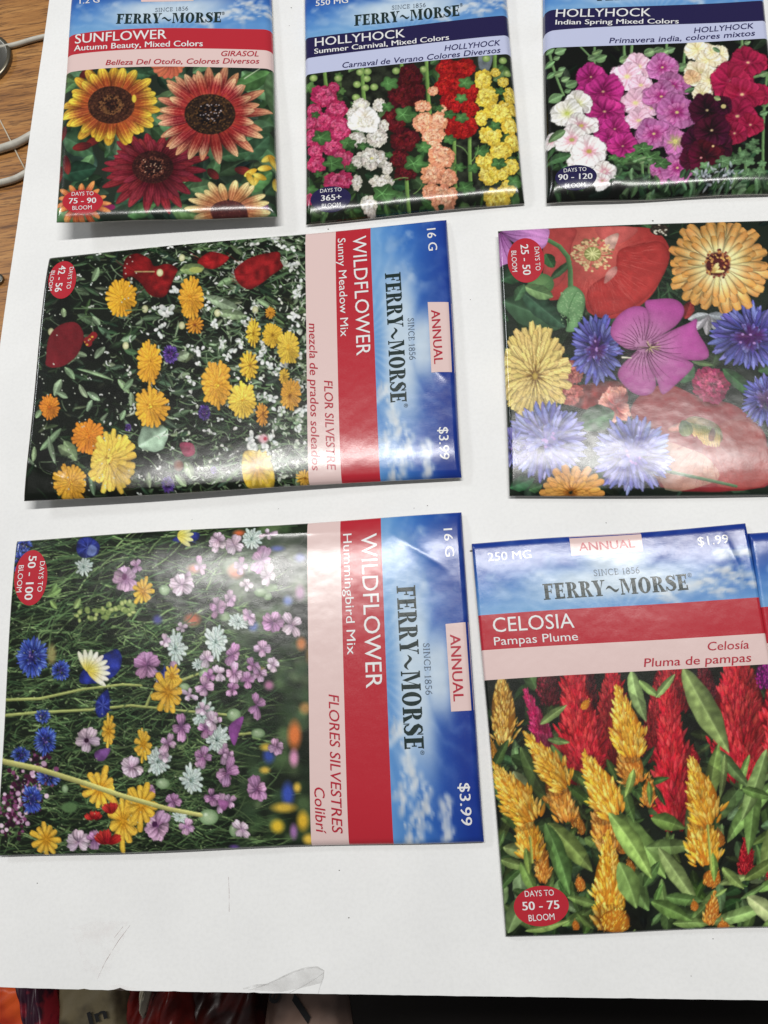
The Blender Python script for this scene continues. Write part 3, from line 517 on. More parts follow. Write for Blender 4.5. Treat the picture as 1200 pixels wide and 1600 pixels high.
def art_mixed():
    A = Art((30, 20, 1330, 1240), (760, 330), 2.7273, 51, (26, 34, 26))
    A.foliage(150, [(40, 66, 44), (30, 50, 34), (56, 84, 56)], 60, 170, .45, lo=.4)
    A.foliage(60, [(36, 60, 40), (60, 88, 58)], 40, 120, .1, area=(720, 60, 900, 420), blade=True)
    # big poppy
    A.poly([(250, 80), (420, 70), (640, 72), (720, 90), (770, 150), (775, 210), (740, 300), (690, 380), (610, 440), (520, 470), (430, 440), (400, 360), (270, 390), (240, 300), (245, 180)], (158, 46, 44), mott=.07, edge=.12, grad=(450, 170, 300, (178, 80, 72)))
    A.poly([(560, 180), (640, 150), (740, 140), (776, 210), (720, 330), (620, 420), (480, 460), (430, 400), (440, 330), (540, 260)], (160, 46, 44), mott=.07, edge=.25, ew=12)
    A.poly([(250, 90), (380, 80), (360, 160), (350, 250), (300, 330), (250, 300)], (168, 60, 58), mott=.07, edge=.2)
    A.poly([(470, 72), (640, 76), (600, 130), (540, 150), (490, 130)], (178, 76, 72), mott=.07, edge=.15)
    for i in range(150):
        a = A.R.uniform(-.3, 1.9); r0 = A.R.uniform(110, 240); r1 = r0 + A.R.uniform(30, 100)
        A.curve((450 + math.cos(a) * r0, 190 + math.sin(a) * r0), (450 + math.cos(a) * r1, 190 + math.sin(a) * r1), A.R.uniform(-.1, .1), 3, 1, (146, 34, 36) if i % 2 else (196, 92, 84), op=.35)
    A.poly([(500, 130), (560, 100), (550, 150), (530, 180)], (206, 178, 160), op=.8); A.poly([(510, 270), (550, 245), (548, 280), (500, 320)], (200, 150, 140), op=.7)
    for i in range(130):
        a = A.R.rand() * 6.283; r = A.R.uniform(48, 88); x, y = 450 + math.cos(a) * r * 1.05, 196 + math.sin(a) * r * .85
        A.line([(450 + math.cos(a) * 34, 196 + math.sin(a) * 30), (x, y)], 2, 2, (190, 160, 110), op=.7); A.dot(x, y, 6, 4.5, (206, 176, 124) if i % 3 else (120, 90, 60))
    A.dot(450, 192, 36, 31, (150, 152, 88), (112, 116, 60))
    for k in range(10): a = k * .628; A.line([(450, 192), (450 + math.cos(a) * 31, 192 + math.sin(a) * 27)], 5, 4, (196, 196, 130))
    # poppy at the lower right, half hidden
    A.poly([(610, 850), (680, 770), (780, 750), (900, 800), (1040, 830), (1120, 890), (1180, 960), (1190, 1060), (1180, 1180), (740, 1180), (700, 1000), (640, 930)], (128, 36, 40), mott=.06, edge=.12)
    A.poly([(980, 920), (1100, 900), (1180, 980), (1195, 1160), (1000, 1180), (900, 1080)], (150, 60, 56), mott=.06, edge=.12)
    A.poly([(740, 1000), (860, 1020), (940, 1060), (980, 1150), (760, 1190)], (186, 160, 130), mott=.1, edge=.05, op=.6)
    for i in range(90):
        a = A.R.uniform(.2, 2.9); r0 = A.R.uniform(60, 200); r1 = r0 + A.R.uniform(30, 90)
        A.curve((930 + math.cos(a) * r0, 960 + math.sin(a) * r0), (930 + math.cos(a) * r1, 960 + math.sin(a) * r1), A.R.uniform(-.1, .1), 3, 1, (104, 26, 32) if i % 2 else (178, 92, 86), op=.35)
    A.line([(760, 1112), (1060, 1176)], 14, 12, (70, 100, 66)); A.poly([(770, 930), (850, 900), (830, 945), (780, 950)], (206, 130, 116), edge=.5)
    A.poly([(850, 890), (900, 884), (980, 920), (1000, 980), (960, 1000), (880, 960), (830, 930)], (112, 92, 52), mott=.3)
    for i in range(18): x = 850 + i * 8; A.petal(x, 905 + i * 1.5, 62 + i * 1.8, A.R.uniform(50, 96), 14, (90, 104, 50), (206, 160, 74), b=.5, mid=.4)
    A.petal(830, 900, 70, 70, 60, (48, 72, 40), (110, 120, 60)); A.petal(960, 930, 100, 60, 26, (60, 30, 20), (120, 60, 30))
    # carnations
    A.poly([(290, 790), (420, 745), (560, 735), (600, 800), (560, 860), (400, 850)], (112, 40, 38), mott=.3)
    for (x, y, rx, ry) in [(360, 690, 60, 50), (300, 760, 44, 40), (350, 790, 60, 46)]: A.pom(x, y, rx, ry, (110, 40, 40), (170, 86, 80), (196, 120, 108), n=5)
    for i in range(26):
        a = A.R.rand() * 6.283; r = A.R.uniform(0, 60); A.petal(545 + math.cos(a) * r * .5, 835 + math.sin(a) * r * .5, math.degrees(a) + A.R.uniform(-30, 30), 54, 46, (116, 36, 36), (214, 138, 120), a=.7, b=.25, mid=.55, edge=-.2, ruf=.08, side=A.R.uniform(-.3, .3))
    A.pom(950, 750, 76, 76, (90, 14, 40), (156, 40, 80), (182, 74, 108), n=8)
    # pods and leaves
    A.leaf(70, 390, 20, 280, 130, (52, 84, 52), bend=.05); A.leaf(150, 350, 40, 240, 90, (44, 72, 46)); A.leaf(60, 300, -20, 120, 70, (40, 68, 42)); A.leaf(250, 190, 60, 70, 50, (44, 74, 46))
    A.leaf(270, 300, -40, 120, 34, (46, 76, 46)); A.dot(230, 320, 56, 46, (92, 130, 76), (60, 96, 56)); A.leaf(160, 330, 20, 130, 60, (90, 126, 76)); A.leaf(120, 390, -60, 80, 44, (60, 96, 56))
    for i in range(8): A.curve((180, 330), (285, 300 + i * 8), .1, 3, 2, (56, 88, 52), op=.6)
    A.line([(260, 130), (310, 160), (345, 205), (355, 260), (356, 335)], 18, 22, (72, 110, 66)); A.poly([(300, 400), (330, 345), (370, 328), (410, 360), (418, 410), (400, 470), (375, 520), (335, 520), (350, 470), (305, 440)], (104, 150, 96), mott=.1, edge=.3)
    for i in range(90): A.dot(A.R.uniform(315, 405), A.R.uniform(350, 490), 2.4, 2.4, (140, 178, 124))
    A.curve((345, 500), (385, 350), -.1, 5, 3, (70, 112, 66))
    A.leaf(390, 920, -20, 160, 110, (56, 92, 64)); A.leaf(820, 740, -50, 90, 60, (48, 84, 52)); A.leaf(1000, 680, 40, 170, 60, (46, 78, 48)); A.leaf(1150, 690, -20, 100, 60, (58, 92, 56)); A.leaf(870, 650, 10, 90, 26, (80, 104, 60)); A.leaf(100, 1180, -20, 110, 60, (50, 90, 54)); A.leaf(180, 1190, -20, 60, 40, (70, 106, 62))
    A.leaf(840, 470, -70, 80, 50, (120, 40, 40))
    # pale jagged leaf
    for a in (30, 60, 95, 130, 165, 10): A.leaf(940, 450, a, 90, 34, (158, 158, 166), rib=.1)
    # corner mallow
    A.petal(60, 70, 15, 210, 130, (150, 90, 150), (176, 118, 176), a=.6, b=.3); A.petal(40, 90, 75, 150, 110, (140, 80, 140), (170, 112, 170), a=.6, b=.3)
    for a in (10, 25, 60, 75, 90): A.curve((60, 90), (60 + 130 * math.cos(math.radians(a)), 90 + 130 * math.sin(math.radians(a))), .05, 4, 2, (90, 40, 90), op=.7)
    # yellow double calendula
    A.dot(200, 705, 130, 190, (176, 140, 50))
    for q, (f, n) in enumerate([(1.0, 28), (.88, 26), (.74, 24), (.58, 20), (.42, 14), (.26, 9)]):
        A.ring(205, 700 + q * 2, .1, 150 * f, 212 * f, int(n * 1.3), .19, (112, 76, 20), (228, 196, 110), rot=q * 7, a=.9, b=.22, mid=.4, edge=.5, streak=.16, notch=.2, ruf=.02, lj=.1)
    A.dot(206, 712, 14, 20, (180, 150, 60), soft=6)
    # cornflowers
    for (x, y, rx, ry, n) in [(465, 600, 112, 150, 15), (1120, 545, 175, 140, 17), (1180, 810, 96, 110, 14), (250, 985, 170, 160, 20), (110, 1010, 40, 90, 7), (620, 1040, 160, 160, 19)]:
        pale = y > 900
        A.dot(x, y, rx * .55, ry * .55, (48, 42, 100), soft=20)
        A.cornflower(x, y, rx * 1.06, ry * 1.06, (52, 46, 112) if not pale else (74, 70, 140), (84, 84, 168) if not pale else (106, 108, 186), (116, 120, 200) if not pale else (142, 146, 212), n=n, core=(64, 24, 84) if not pale else (92, 90, 160))
    # apricot calendula with dark eye
    for q, (f, n) in enumerate([(1.0, 24), (.93, 24), (.82, 22), (.66, 20)]):
        A.ring(985, 238, .12, 222 * f, 205 * f, n, .21, (248, 232, 160), (220, 146, 68), rot=q * 8, a=.75, b=.22, mid=.7, edge=.5, streak=.2, notch=.25, lj=.1)
    A.dot(980, 236, 58, 58, (74, 26, 26), soft=10)
    for i in range(90): a = A.R.rand() * 6.283; r = A.R.uniform(22, 64); A.dot(980 + math.cos(a) * r, 236 + math.sin(a) * r, 5, 5, [(214, 160, 80), (120, 50, 40), (60, 20, 24), (180, 110, 60)][A.R.randint(4)])
    for i in range(7): A.petal(955 + A.R.uniform(-14, 14), 272, A.R.uniform(-80, 0), 44, 12, (200, 160, 80), (244, 220, 140))
    A.dot(735, 85, 40, 26, (40, 34, 30));
    for i in range(26): A.dot(735 + A.R.uniform(-36, 36), 85 + A.R.uniform(-24, 24), 5, 4, (206, 200, 180) if i % 2 else (60, 50, 40))
    # marigold at the foot
    for q, f in enumerate((1, .8, .6, .4)): A.ring(360, 1200, .1, 140 * f, 110 * f, 18, .26, (140, 76, 20), (226, 152, 66), rot=q * 9, a=.9, b=.25, mid=.4, edge=.4, notch=.2)
    # pink mallow
    M = [(665, 590)]
    for pts in ([(665, 590), (600, 600), (540, 560), (524, 520), (545, 470), (590, 430), (640, 415), (680, 430), (690, 480), (675, 540)], [(665, 590), (690, 480), (670, 400), (720, 386), (790, 384), (830, 410), (835, 450), (800, 500), (740, 540)],
                [(665, 590), (760, 530), (850, 490), (890, 470), (892, 520), (938, 600), (930, 640), (850, 645), (760, 620)], [(665, 590), (760, 615), (860, 650), (870, 680), (800, 750), (745, 790), (720, 730), (690, 660)], [(665, 590), (700, 680), (718, 740), (700, 785), (650, 795), (600, 770), (556, 715), (570, 670), (620, 620)]):
        A.poly(pts, (166, 66, 140), smooth=True, mott=.04, edge=.25, ew=9, grad=(665, 590, 210, (206, 136, 184)))
    for i in range(36):
        a = i / 36 * 6.283; r0 = A.R.uniform(24, 50); r1 = A.R.uniform(110, 185) * (1 if -.6 < math.sin(a) else .8)
        if i % 9 == 4 or r1 > 150 and math.cos(a) < -.3: r1 *= .7
        A.curve((665 + math.cos(a) * r0, 590 + math.sin(a) * r0), (665 + math.cos(a) * r1, 590 + math.sin(a) * r1), .05, 3.4, 1.5, (72, 20, 56), op=.75)
    for i in range(26): a = A.R.rand() * 6.283; A.line([(690, 592), (690 + math.cos(a) * A.R.uniform(20, 54), 592 + math.sin(a) * A.R.uniform(16, 44))], 3.4, 2, (60, 24, 44) if i % 2 else (206, 190, 130))
    A.line([(575, 634), (612, 636)], 9, 5, (226, 216, 190))
    return A.finish(sharpen=.3)

def art_hummingbird():
    A = Art((-20, 40, 1190, 1330), (0, 790), 2.4, 61, (22, 28, 20))
    G = [(62, 88, 52), (82, 108, 64), (44, 66, 40), (104, 128, 78), (30, 44, 28)]
    for i in range(2300):
        u = A.R.rand(); x = -60 + u * 1040; y = A.R.uniform(40, 1320); l = A.R.uniform(60, 200); r = math.radians(A.R.normal(-12, 22))
        c = np.array(G[A.R.randint(5)]) * A.R.uniform(.45, 1.45) * (1.12 - .28 * abs(y - 300) / 900)
        A.curve((x, y), (x + l * math.cos(r), y + l * math.sin(r)), A.R.uniform(-.12, .12), A.R.uniform(3, 7), 2, tuple(c), n=5, op=.9)
    for i in range(160):
        x, y = A.R.uniform(-10, 900), A.R.uniform(300, 1320); r = A.R.uniform(10, 30); A.dot(x, y, r * 1.4, r, (16, 22, 15), soft=8, op=.6)
    for i in range(900):
        x = A.R.uniform(-20, 780); y = A.R.uniform(440, 1320); l = A.R.uniform(20, 70); r = math.radians(A.R.uniform(-70, 50))
        c = np.array(G[A.R.randint(4)]) * A.R.uniform(.5, 1.25); A.curve((x, y), (x + l * math.cos(r), y + l * math.sin(r)), A.R.uniform(-.3, .3), 5, 2, tuple(c), n=5)
    # out of focus part toward the band
    soft = [(60, 84, 50), (78, 104, 62), (40, 58, 38), (96, 116, 76), (52, 72, 48)]
    for i in range(170):
        x = 820 + 350 * A.R.rand() ** .8; y = A.R.uniform(60, 1320); r = A.R.uniform(20, 54); A.dot(x, y, r, r, tuple(np.array(soft[A.R.randint(5)]) * A.R.uniform(.55, 1.1)), soft=r * .7, op=.75)
    for (x, y, rx, ry, c) in [(1110, 860, 34, 70, (206, 100, 46)), (1108, 945, 24, 44, (206, 130, 170)), (1015, 935, 30, 40, (50, 70, 160)), (1085, 1080, 32, 60, (46, 66, 160)), (1045, 1200, 34, 34, (220, 176, 40)), (1140, 1180, 30, 50, (220, 170, 40)), (1105, 1220, 20, 40, (150, 100, 160)), (1135, 520, 26, 34, (206, 116, 60)), (985, 625, 24, 24, (214, 180, 50)), (955, 455, 26, 26, (60, 84, 170)), (1085, 360, 26, 26, (100, 120, 190)), (1130, 200, 30, 24, (110, 120, 190)), (1120, 1055, 20, 26, (214, 170, 60)), (1005, 905, 30, 20, (220, 180, 60)), (1000, 990, 26, 18, (214, 170, 60)), (900, 105, 30, 16, (206, 90, 50)), (740, 240, 40, 24, (220, 130, 110)), (890, 250, 40, 36, (226, 120, 90)), (1045, 165, 36, 16, (60, 76, 160)), (1130, 330, 26, 40, (190, 140, 180)), (1015, 675, 24, 24, (180, 110, 150)), (1070, 1130, 60, 26, (200, 160, 50)), (600, 430, 24, 24, (60, 60, 130)), (730, 430, 40, 30, (190, 90, 60)), (1150, 760, 30, 30, (150, 110, 60)), (1160, 1250, 30, 30, (226, 180, 60)), (880, 1280, 26, 14, (90, 60, 140)), (1170, 560, 26, 50, (120, 90, 50))]:
        A.dot(x, y, rx, ry, c, soft=min(rx, ry) * .6, op=.95)
    # stems
    def stem(p, w0, w1, c): A.line(p, w0, w1, c, hi=.35)
    for p in [[(0, 730), (160, 725), (320, 690), (470, 672), (540, 676)], [(0, 790), (150, 776), (350, 766), (500, 750), (700, 770), (860, 785)], [(880, 860), (980, 850)], [(680, 660), (760, 630)], [(560, 750), (580, 700)], [(760, 830), (780, 790)]]:
        stem(p, 11, 8, (150, 160, 88))
    for i in range(40):
        x, y = A.R.uniform(560, 900), A.R.uniform(380, 1180); l = A.R.uniform(60, 150); r = math.radians(A.R.uniform(-60, 40)); A.curve((x, y), (x + l * math.cos(r), y + l * math.sin(r)), A.R.uniform(-.1, .1), 5, 4, (60, 76, 48), n=5)
    for p in [((640, 590), (700, 480)), ((660, 560), (620, 640)), ((390, 770), (560, 880)), ((440, 910), (560, 870)), ((600, 960), (760, 1010)), ((860, 960), (960, 1040)), ((780, 860), (980, 940)), ((560, 700), (470, 760))]: A.curve(p[0], p[1], .08, 6, 4, (74, 92, 56))
    for (x, y, a, l, w) in [(190, 345, -30, 60, 26), (200, 360, 50, 40, 20), (205, 330, -60, 40, 18), (290, 390, -60, 44, 24)]: A.leaf(x, y, a, l, w, (120, 150, 84))
    # buds
    for i in range(46): x = A.R.uniform(290, 515); A.dot(x, 400 - (x - 400) * .15 + A.R.uniform(-26, 26), A.R.uniform(5, 13), A.R.uniform(5, 11), (190, 200, 120) if i % 2 else (130, 150, 80), (100, 124, 60))
    for (x, y, rx, ry) in [(885, 785, 26, 24), (975, 853, 26, 18), (850, 418, 22, 18), (625, 320, 20, 20), (985, 330, 26, 16), (1022, 310, 26, 14), (1010, 345, 16, 14), (780, 632, 26, 24), (700, 680, 20, 14), (620, 1040, 26, 20), (790, 1165, 36, 30), (255, 1060, 12, 16), (885, 1215, 20, 26)]: A.dot(x, y, rx, ry, (148, 172, 130), (88, 116, 76)); A.dot(x - rx * .3, y - ry * .3, rx * .3, ry * .3, (196, 212, 180), soft=5)
    A.dot(270, 1130, 34, 22, (72, 100, 60), soft=4)
    # purple cluster at the lower left
    for i in range(240):
        t = A.R.rand(); x = 30 + A.R.normal(0, 34) + t * 150; y = 1190 - t * 230 + A.R.normal(0, 34); r = A.R.uniform(5, 10)
        if x > 235: continue
        A.dot(x, y, r, r, [(60, 22, 44), (36, 16, 30), (190, 150, 180), (120, 60, 100), (220, 190, 210)][A.R.choice(5, p=[.34, .26, .16, .14, .1])])
    # pale blue-white scabious-like flowers
    for (x, y, rx, ry, sk) in [(945, 130, 40, 50, 0), (322, 235, 34, 40, 0), (665, 540, 44, 70, 0), (815, 515, 44, 76, 0), (900, 440, 46, 36, 0), (765, 790, 40, 66, 0), (820, 880, 46, 66, 0), (600, 960, 50, 60, 0), (725, 1030, 46, 60, 0), (680, 1165, 34, 26, 0), (750, 600, 30, 24, 0)]:
        rx, ry = rx * .86, ry * .84; A.dot(x + 5, y + 8, rx * 1.1, ry * 1.1, (12, 18, 12), soft=14, op=.5)
        for q in (1, .8, .6, .4): A.ring(x, y, .1, rx * q * 1.05, ry * q * 1.05, 15, .3, (116, 144, 134), (198, 214, 206), a=.9, b=.4, mid=.35, edge=.45, streak=.15, lj=.25, aj=9, sk=(rx * .15, -ry * .1))
    # lilac pink blooms
    P = [(480, 280, 60, 56, 30), (520, 230, 26, 34, 60), (690, 300, 52, 56, 0), (820, 130, 40, 34, 20), (870, 350, 34, 40, 0), (825, 390, 30, 40, 0), (985, 210, 56, 60, 30), (1010, 265, 40, 50, 0), (1100, 450, 44, 60, 20), (1030, 440, 60, 46, 0), (940, 420, 30, 40, 0), (560, 600, 60, 60, 80), (880, 560, 40, 50, 0), (885, 630, 40, 44, 0), (880, 690, 30, 34, 10), (990, 540, 46, 36, 0), (1030, 600, 34, 34, 20), (970, 750, 34, 64, 20), (955, 600, 30, 40, 0), (830, 630, 30, 44, 20), (775, 680, 40, 44, 0), (720, 710, 44, 22, 0), (690, 830, 44, 64, 0), (340, 880, 52, 54, 10), (505, 980, 50, 46, 40), (640, 890, 34, 40, 0), (770, 940, 36, 50, 0), (860, 1000, 44, 70, 20), (970, 1060, 52, 60, 20), (600, 1200, 66, 80, 20), (660, 1105, 46, 34, 0), (300, 1260, 60, 50, 0), (360, 1250, 44, 44, 30), (910, 1210, 40, 56, 20), (570, 1070, 30, 30, 0), (690, 460, 24, 18, 0), (1010, 110, 40, 20, 0), (930, 300, 34, 26, 0)]
    for i in range(30):
        P.insert(0, (A.R.normal(840, 140), A.R.uniform(90, 1250), A.R.uniform(22, 40), A.R.uniform(24, 46), 0))
    for (x, y, rx, ry, r) in P:
        if x > 1150 or x < 480 and rx < 36 and y > 700: continue
        A.dot(x + 3, y + 6, rx * .95, ry, (14, 18, 14), soft=min(rx, ry) * .5, op=.4)
        rx, ry = rx * .86, ry * .86
        c = [((170, 116, 162), (212, 168, 202)), ((146, 90, 140), (196, 140, 186)), ((196, 160, 188), (226, 200, 218))][A.R.randint(3)]
        th = A.R.uniform(-.5, .5); k = A.R.uniform(.55, .95)
        nn = 5 if min(rx, ry) > 38 else 4
        for q in range(nn):
            aa = q * 6.283 / nn + r + A.R.uniform(-.25, .25); ex, ey = math.cos(aa) * rx * .92 * k, math.sin(aa) * ry * A.R.uniform(.7, 1.0)
            ex, ey = ex * math.cos(th) - ey * math.sin(th), ex * math.sin(th) + ey * math.cos(th)
            A.petal(x, y, math.degrees(math.atan2(ey, ex)), math.hypot(ex, ey) + 6, min(rx, ry) * A.R.uniform(.8, 1.15), tuple(np.array(c[0]) * A.R.uniform(.55, .9)), tuple(np.array(c[1]) * A.R.uniform(.78, 1.04)), a=.72, b=.3, mid=.4, streak=.25, ruf=.07, side=A.R.uniform(-.3, .3))
        A.dot(x, y, rx * .1, ry * .1, (90, 50, 96), soft=3)
    A.poly([(865, 830), (920, 790), (905, 850), (885, 900)], (134, 64, 140), mott=.2); A.poly([(370, 920), (425, 910), (400, 955), (370, 950)], (110, 66, 130)); A.poly([(825, 1100), (865, 1110), (850, 1140), (835, 1130)], (160, 90, 150)); A.dot(335, 880, 9, 9, (40, 16, 36)); A.dot(588, 1192, 11, 11, (60, 26, 60)); A.dot(476, 270, 9, 12, (90, 30, 80))
    # blue cornflowers and dark blue bells
    for (x, y, rx, ry, n) in [(132, 570, 62, 80, 15), (240, 620, 40, 44, 9), (180, 880, 44, 60, 11), (90, 935, 40, 36, 8), (130, 1100, 40, 60, 10), (170, 790, 36, 30, 8), (190, 1020, 50, 30, 8), (95, 150, 34, 34, 8), (85, 215, 26, 50, 6)]:
        A.cornflower(x, y, rx, ry, (26, 34, 110), (56, 78, 176), (96, 122, 214), n=n, core=(30, 30, 90))
    for pts in ([(300, 130), (340, 120), (380, 150), (370, 190), (320, 200), (296, 175)], [(400, 560), (450, 540), (468, 580), (450, 630), (400, 660), (320, 670), (310, 640), (340, 600)], [(370, 740), (415, 690), (420, 770), (380, 795)], [(650, 130), (700, 105), (750, 105), (740, 135), (680, 140)], [(600, 640), (640, 600), (650, 640), (610, 670)]):
        A.poly(pts, (32, 42, 124), mott=.35, edge=.3)
        cx, cy = sum(q[0] for q in pts) / len(pts), sum(q[1] for q in pts) / len(pts)
        for k in range(12): aa = k * .52; A.curve((cx, cy), (cx + 40 * math.cos(aa), cy + 40 * math.sin(aa)), .06, 5, 2, (70, 84, 176) if k % 2 else (16, 22, 80), op=.6)
    for a in range(-75, 80, 17): A.petal(340, 625, a - 40, 84, 22, (222, 200, 70), (236, 234, 214), b=.5, mid=.45)
    for a in range(-60, 60, 24): A.petal(670, 120, a, 60, 20, (222, 206, 80), (226, 226, 150), b=.5)
    A.poly([(345, 150), (372, 165), (360, 192), (335, 185)], (110, 130, 206), mott=.3)
    A.dot(205, 560, 22, 50, (166, 150, 90), soft=10, op=.7)
    # golden flowers
    for (x, y, rx, ry, a0) in [(545, 325, 34, 50, 0), (640, 700, 50, 82, -70), (418, 845, 26, 54, 0), (548, 895, 26, 60, 0), (385, 1060, 60, 72, -30), (470, 1180, 50, 100, 0), (540, 1120, 60, 80, 0), (180, 1250, 50, 64, 0), (655, 640, 26, 40, -60)]:
        A.dot(x, y, rx * .6, ry * .7, (206, 140, 30))
        for q in (1, .8): A.ring(x, y, .1, rx * 1.08 * q, ry * 1.08 * q, 11, .36, (196, 128, 22), (238, 182, 56), a=.8, b=.24, mid=.35, edge=.4, streak=.2, notch=.3, lj=.2)
    for (x, y, rx, ry) in [(360, 1165, 20, 20), (410, 1250, 30, 34), (425, 1140, 20, 26)]:
        for k in range(5): A.petal(x + A.R.uniform(-6, 6), y + ry * .5, A.R.uniform(-150, -30), ry * 1.6, rx * 1.1, (110, 14, 18), (184, 40, 36), a=.6, b=.3, ruf=.08, streak=.25, side=A.R.uniform(-.3, .3))
    stem([(-20, 950), (150, 985), (330, 1040), (480, 1090), (640, 1135), (760, 1158)], 22, 16, (172, 170, 96))
    for i in range(260): A.dot(A.R.uniform(-10, 800), A.R.uniform(60, 1310), 2.4, 2.2, (170, 180, 140), op=.8)
    return A.finish(grain=.07)

def art_celosia():
    A = Art((30, -10, 1420, 1130), (740, 1040), 2.6087, 71, (24, 30, 22))
    G = [(70, 100, 54), (58, 88, 48), (88, 118, 68), (44, 68, 40), (100, 128, 80)]
    A.foliage(150, G, 80, 190, .4, area=(30, 300, 1420, 1130), lo=.3)
    for i in range(80): x, y = A.R.uniform(40, 1400), A.R.uniform(480, 1120); r = A.R.uniform(14, 40); A.dot(x, y, r, r, (16, 22, 15), soft=10, op=.75)
    A.foliage(70, G, 60, 150, .4, area=(30, 560, 1420, 1130), lo=.6)
    A.foliage(40, G[:4], 60, 120, .4, area=(60, 60, 320, 560), lo=.5)
    A.foliage(90, [(80, 110, 62), (64, 94, 50), (46, 70, 38)], 70, 170, .34, area=(240, 40, 1420, 580), lo=.4)
    Rd = ((112, 12, 22), (184, 26, 38), (208, 50, 54)); Rm = ((120, 10, 50), (176, 24, 76), (200, 50, 100))
    def red(x0, y0, x1, y1, w, pal=Rd, n=260): A.plume(x0, y0, x1, y1, w * 1.42, pal[0], pal[1], pal[2], n=int(n * 1.9), sub=.12)
    red(310, 170, 290, -40, 130, ((50, 10, 18), (104, 20, 36), (128, 34, 48)), 160); red(820, 200, 800, -60, 240, n=220); red(950, 200, 930, -40, 120, ((60, 10, 20), (120, 22, 36), (150, 36, 50)), 150); red(470, 260, 450, -60, 110, ((60, 10, 20), (120, 20, 36), (150, 34, 48)), 140)
    red(570, 420, 560, -60, 170); red(350, 480, 215, 110, 120, Rm, 230); red(460, 500, 385, -70, 210, n=380); red(735, 400, 738, 80, 130, n=230); red(830, 680, 780, 30, 175, n=420); red(1090, 480, 1070, -110, 300, n=520); red(1270, 420, 1250, -90, 230, n=300)
    red(1200, 100, 1210, -60, 160, ((70, 8, 60), (140, 20, 110), (170, 40, 140)), 160); red(900, 420, 890, 330, 60, n=80)
    red(1105, 860, 1110, 680, 84, n=130); red(1210, 880, 1215, 780, 70, n=80); red(1340, 700, 1320, 480, 110, n=130)
    A.plume(130, 330, 110, 10, 190, (140, 86, 20), (206, 150, 60), (232, 190, 96), n=240, sub=.13); A.plume(100, 420, 70, 300, 60, (140, 86, 20), (196, 130, 50), (220, 160, 70), n=80, sub=.2)
    # leaves
    for i in range(100):
        x, y = A.R.uniform(60, 1400), A.R.uniform(420, 1110); l = A.R.uniform(70, 170); c = np.array(G[A.R.randint(5)]) * A.R.uniform(.75, 1.25) * (1.12, 1.08, .9); A.leaf(x, y, A.R.choice([-1, 1]) * A.R.uniform(20, 120) , l, l * A.R.uniform(.18, .32), tuple(c), bend=A.R.uniform(-.3, .3), rib=.4, dark=.2)
    for (x, y, a, l, w, c, b) in [(640, 20, 82, 210, 80, (104, 134, 88), -.1), (670, 60, 45, 110, 44, (92, 124, 74), 0), (740, 130, -52, 120, 46, (110, 140, 92), .1), (850, 10, 62, 380, 140, (116, 146, 96), -.1), (990, 340, 55, 200, 70, (70, 100, 58), 0), (270, 240, -40, 130, 50, (80, 110, 66), 0), (960, 560, -88, 240, 80, (96, 134, 74), .1), (300, 300, 10, 90, 40, (90, 120, 72), 0),
                                  (190, 330, 66, 330, 90, (74, 106, 58), -.1), (380, 420, 40, 130, 60, (70, 104, 56), 0), (370, 480, 35, 160, 60, (64, 96, 52), .1), (600, 560, -70, 150, 70, (88, 120, 66), 0), (560, 600, 40, 330, 130, (106, 138, 82), .12), (300, 640, 42, 260, 110, (98, 132, 78), .1), (290, 640, 65, 300, 100, (70, 104, 56), 0), (610, 480, 80, 160, 60, (78, 108, 60), 0), (720, 620, 10, 140, 90, (80, 112, 62), .1),
                                  (700, 740, 0, 200, 90, (84, 118, 66), 0), (750, 740, 55, 280, 90, (104, 136, 84), .1), (600, 800, 62, 220, 130, (92, 128, 72), -.1), (1030, 720, -62, 380, 90, (96, 130, 76), .18), (1150, 420, 95, 340, 90, (84, 116, 66), -.1), (1190, 340, 105, 300, 90, (110, 142, 88), 0), (1090, 500, 20, 120, 60, (64, 94, 54), 0), (1020, 360, 90, 180, 40, (92, 122, 72), .1), (1240, 620, 110, 240, 90, (92, 122, 72), 0),
                                  (1000, 890, -25, 130, 50, (110, 140, 88), .1), (1010, 820, 50, 120, 60, (96, 128, 76), 0), (1100, 870, -30, 160, 70, (84, 116, 64), 0), (970, 1040, -8, 240, 80, (112, 142, 88), -.1), (810, 1050, -4, 160, 60, (96, 132, 74), .1), (720, 960, 20, 180, 80, (76, 108, 60), 0), (1110, 940, 30, 180, 100, (140, 160, 120), .1), (1220, 960, 60, 150, 90, (110, 140, 86), 0),
                                  (380, 940, 16, 150, 50, (104, 138, 84), 0), (360, 1060, -30, 140, 60, (84, 120, 66), 0), (420, 1010, 40, 90, 40, (80, 112, 62), 0), (210, 1080, -8, 180, 50, (100, 134, 78), 0), (140, 1090, -70, 200, 100, (90, 116, 80), 0), (120, 740, 10, 120, 80, (104, 132, 88), .1), (110, 790, 20, 110, 60, (84, 112, 68), 0), (190, 800, 60, 140, 70, (94, 128, 74), 0), (110, 620, 20, 120, 50, (84, 116, 66), .1), (100, 560, 50, 200, 60, (66, 98, 52), 0), (160, 430, 60, 110, 80, (120, 144, 108), 0),
                                  (450, 700, 30, 80, 60, (88, 120, 70), 0), (780, 940, 10, 150, 70, (70, 100, 56), 0), (690, 900, -60, 120, 60, (66, 96, 54), 0), (880, 560, 90, 160, 60, (76, 106, 60), 0), (540, 380, 60, 100, 40, (60, 92, 50), 0), (1250, 860, 60, 160, 80, (90, 122, 70), 0), (1300, 1000, 150, 160, 80, (104, 136, 82), 0)]:
        A.leaf(x, y, a, l * 1.04, w * .74, tuple(np.array(c) * (1.2, 1.13, .96)), bend=b + A.R.uniform(-.12, .12), a=.75, b=.95, rib=.45, dark=.22, vein=.035)
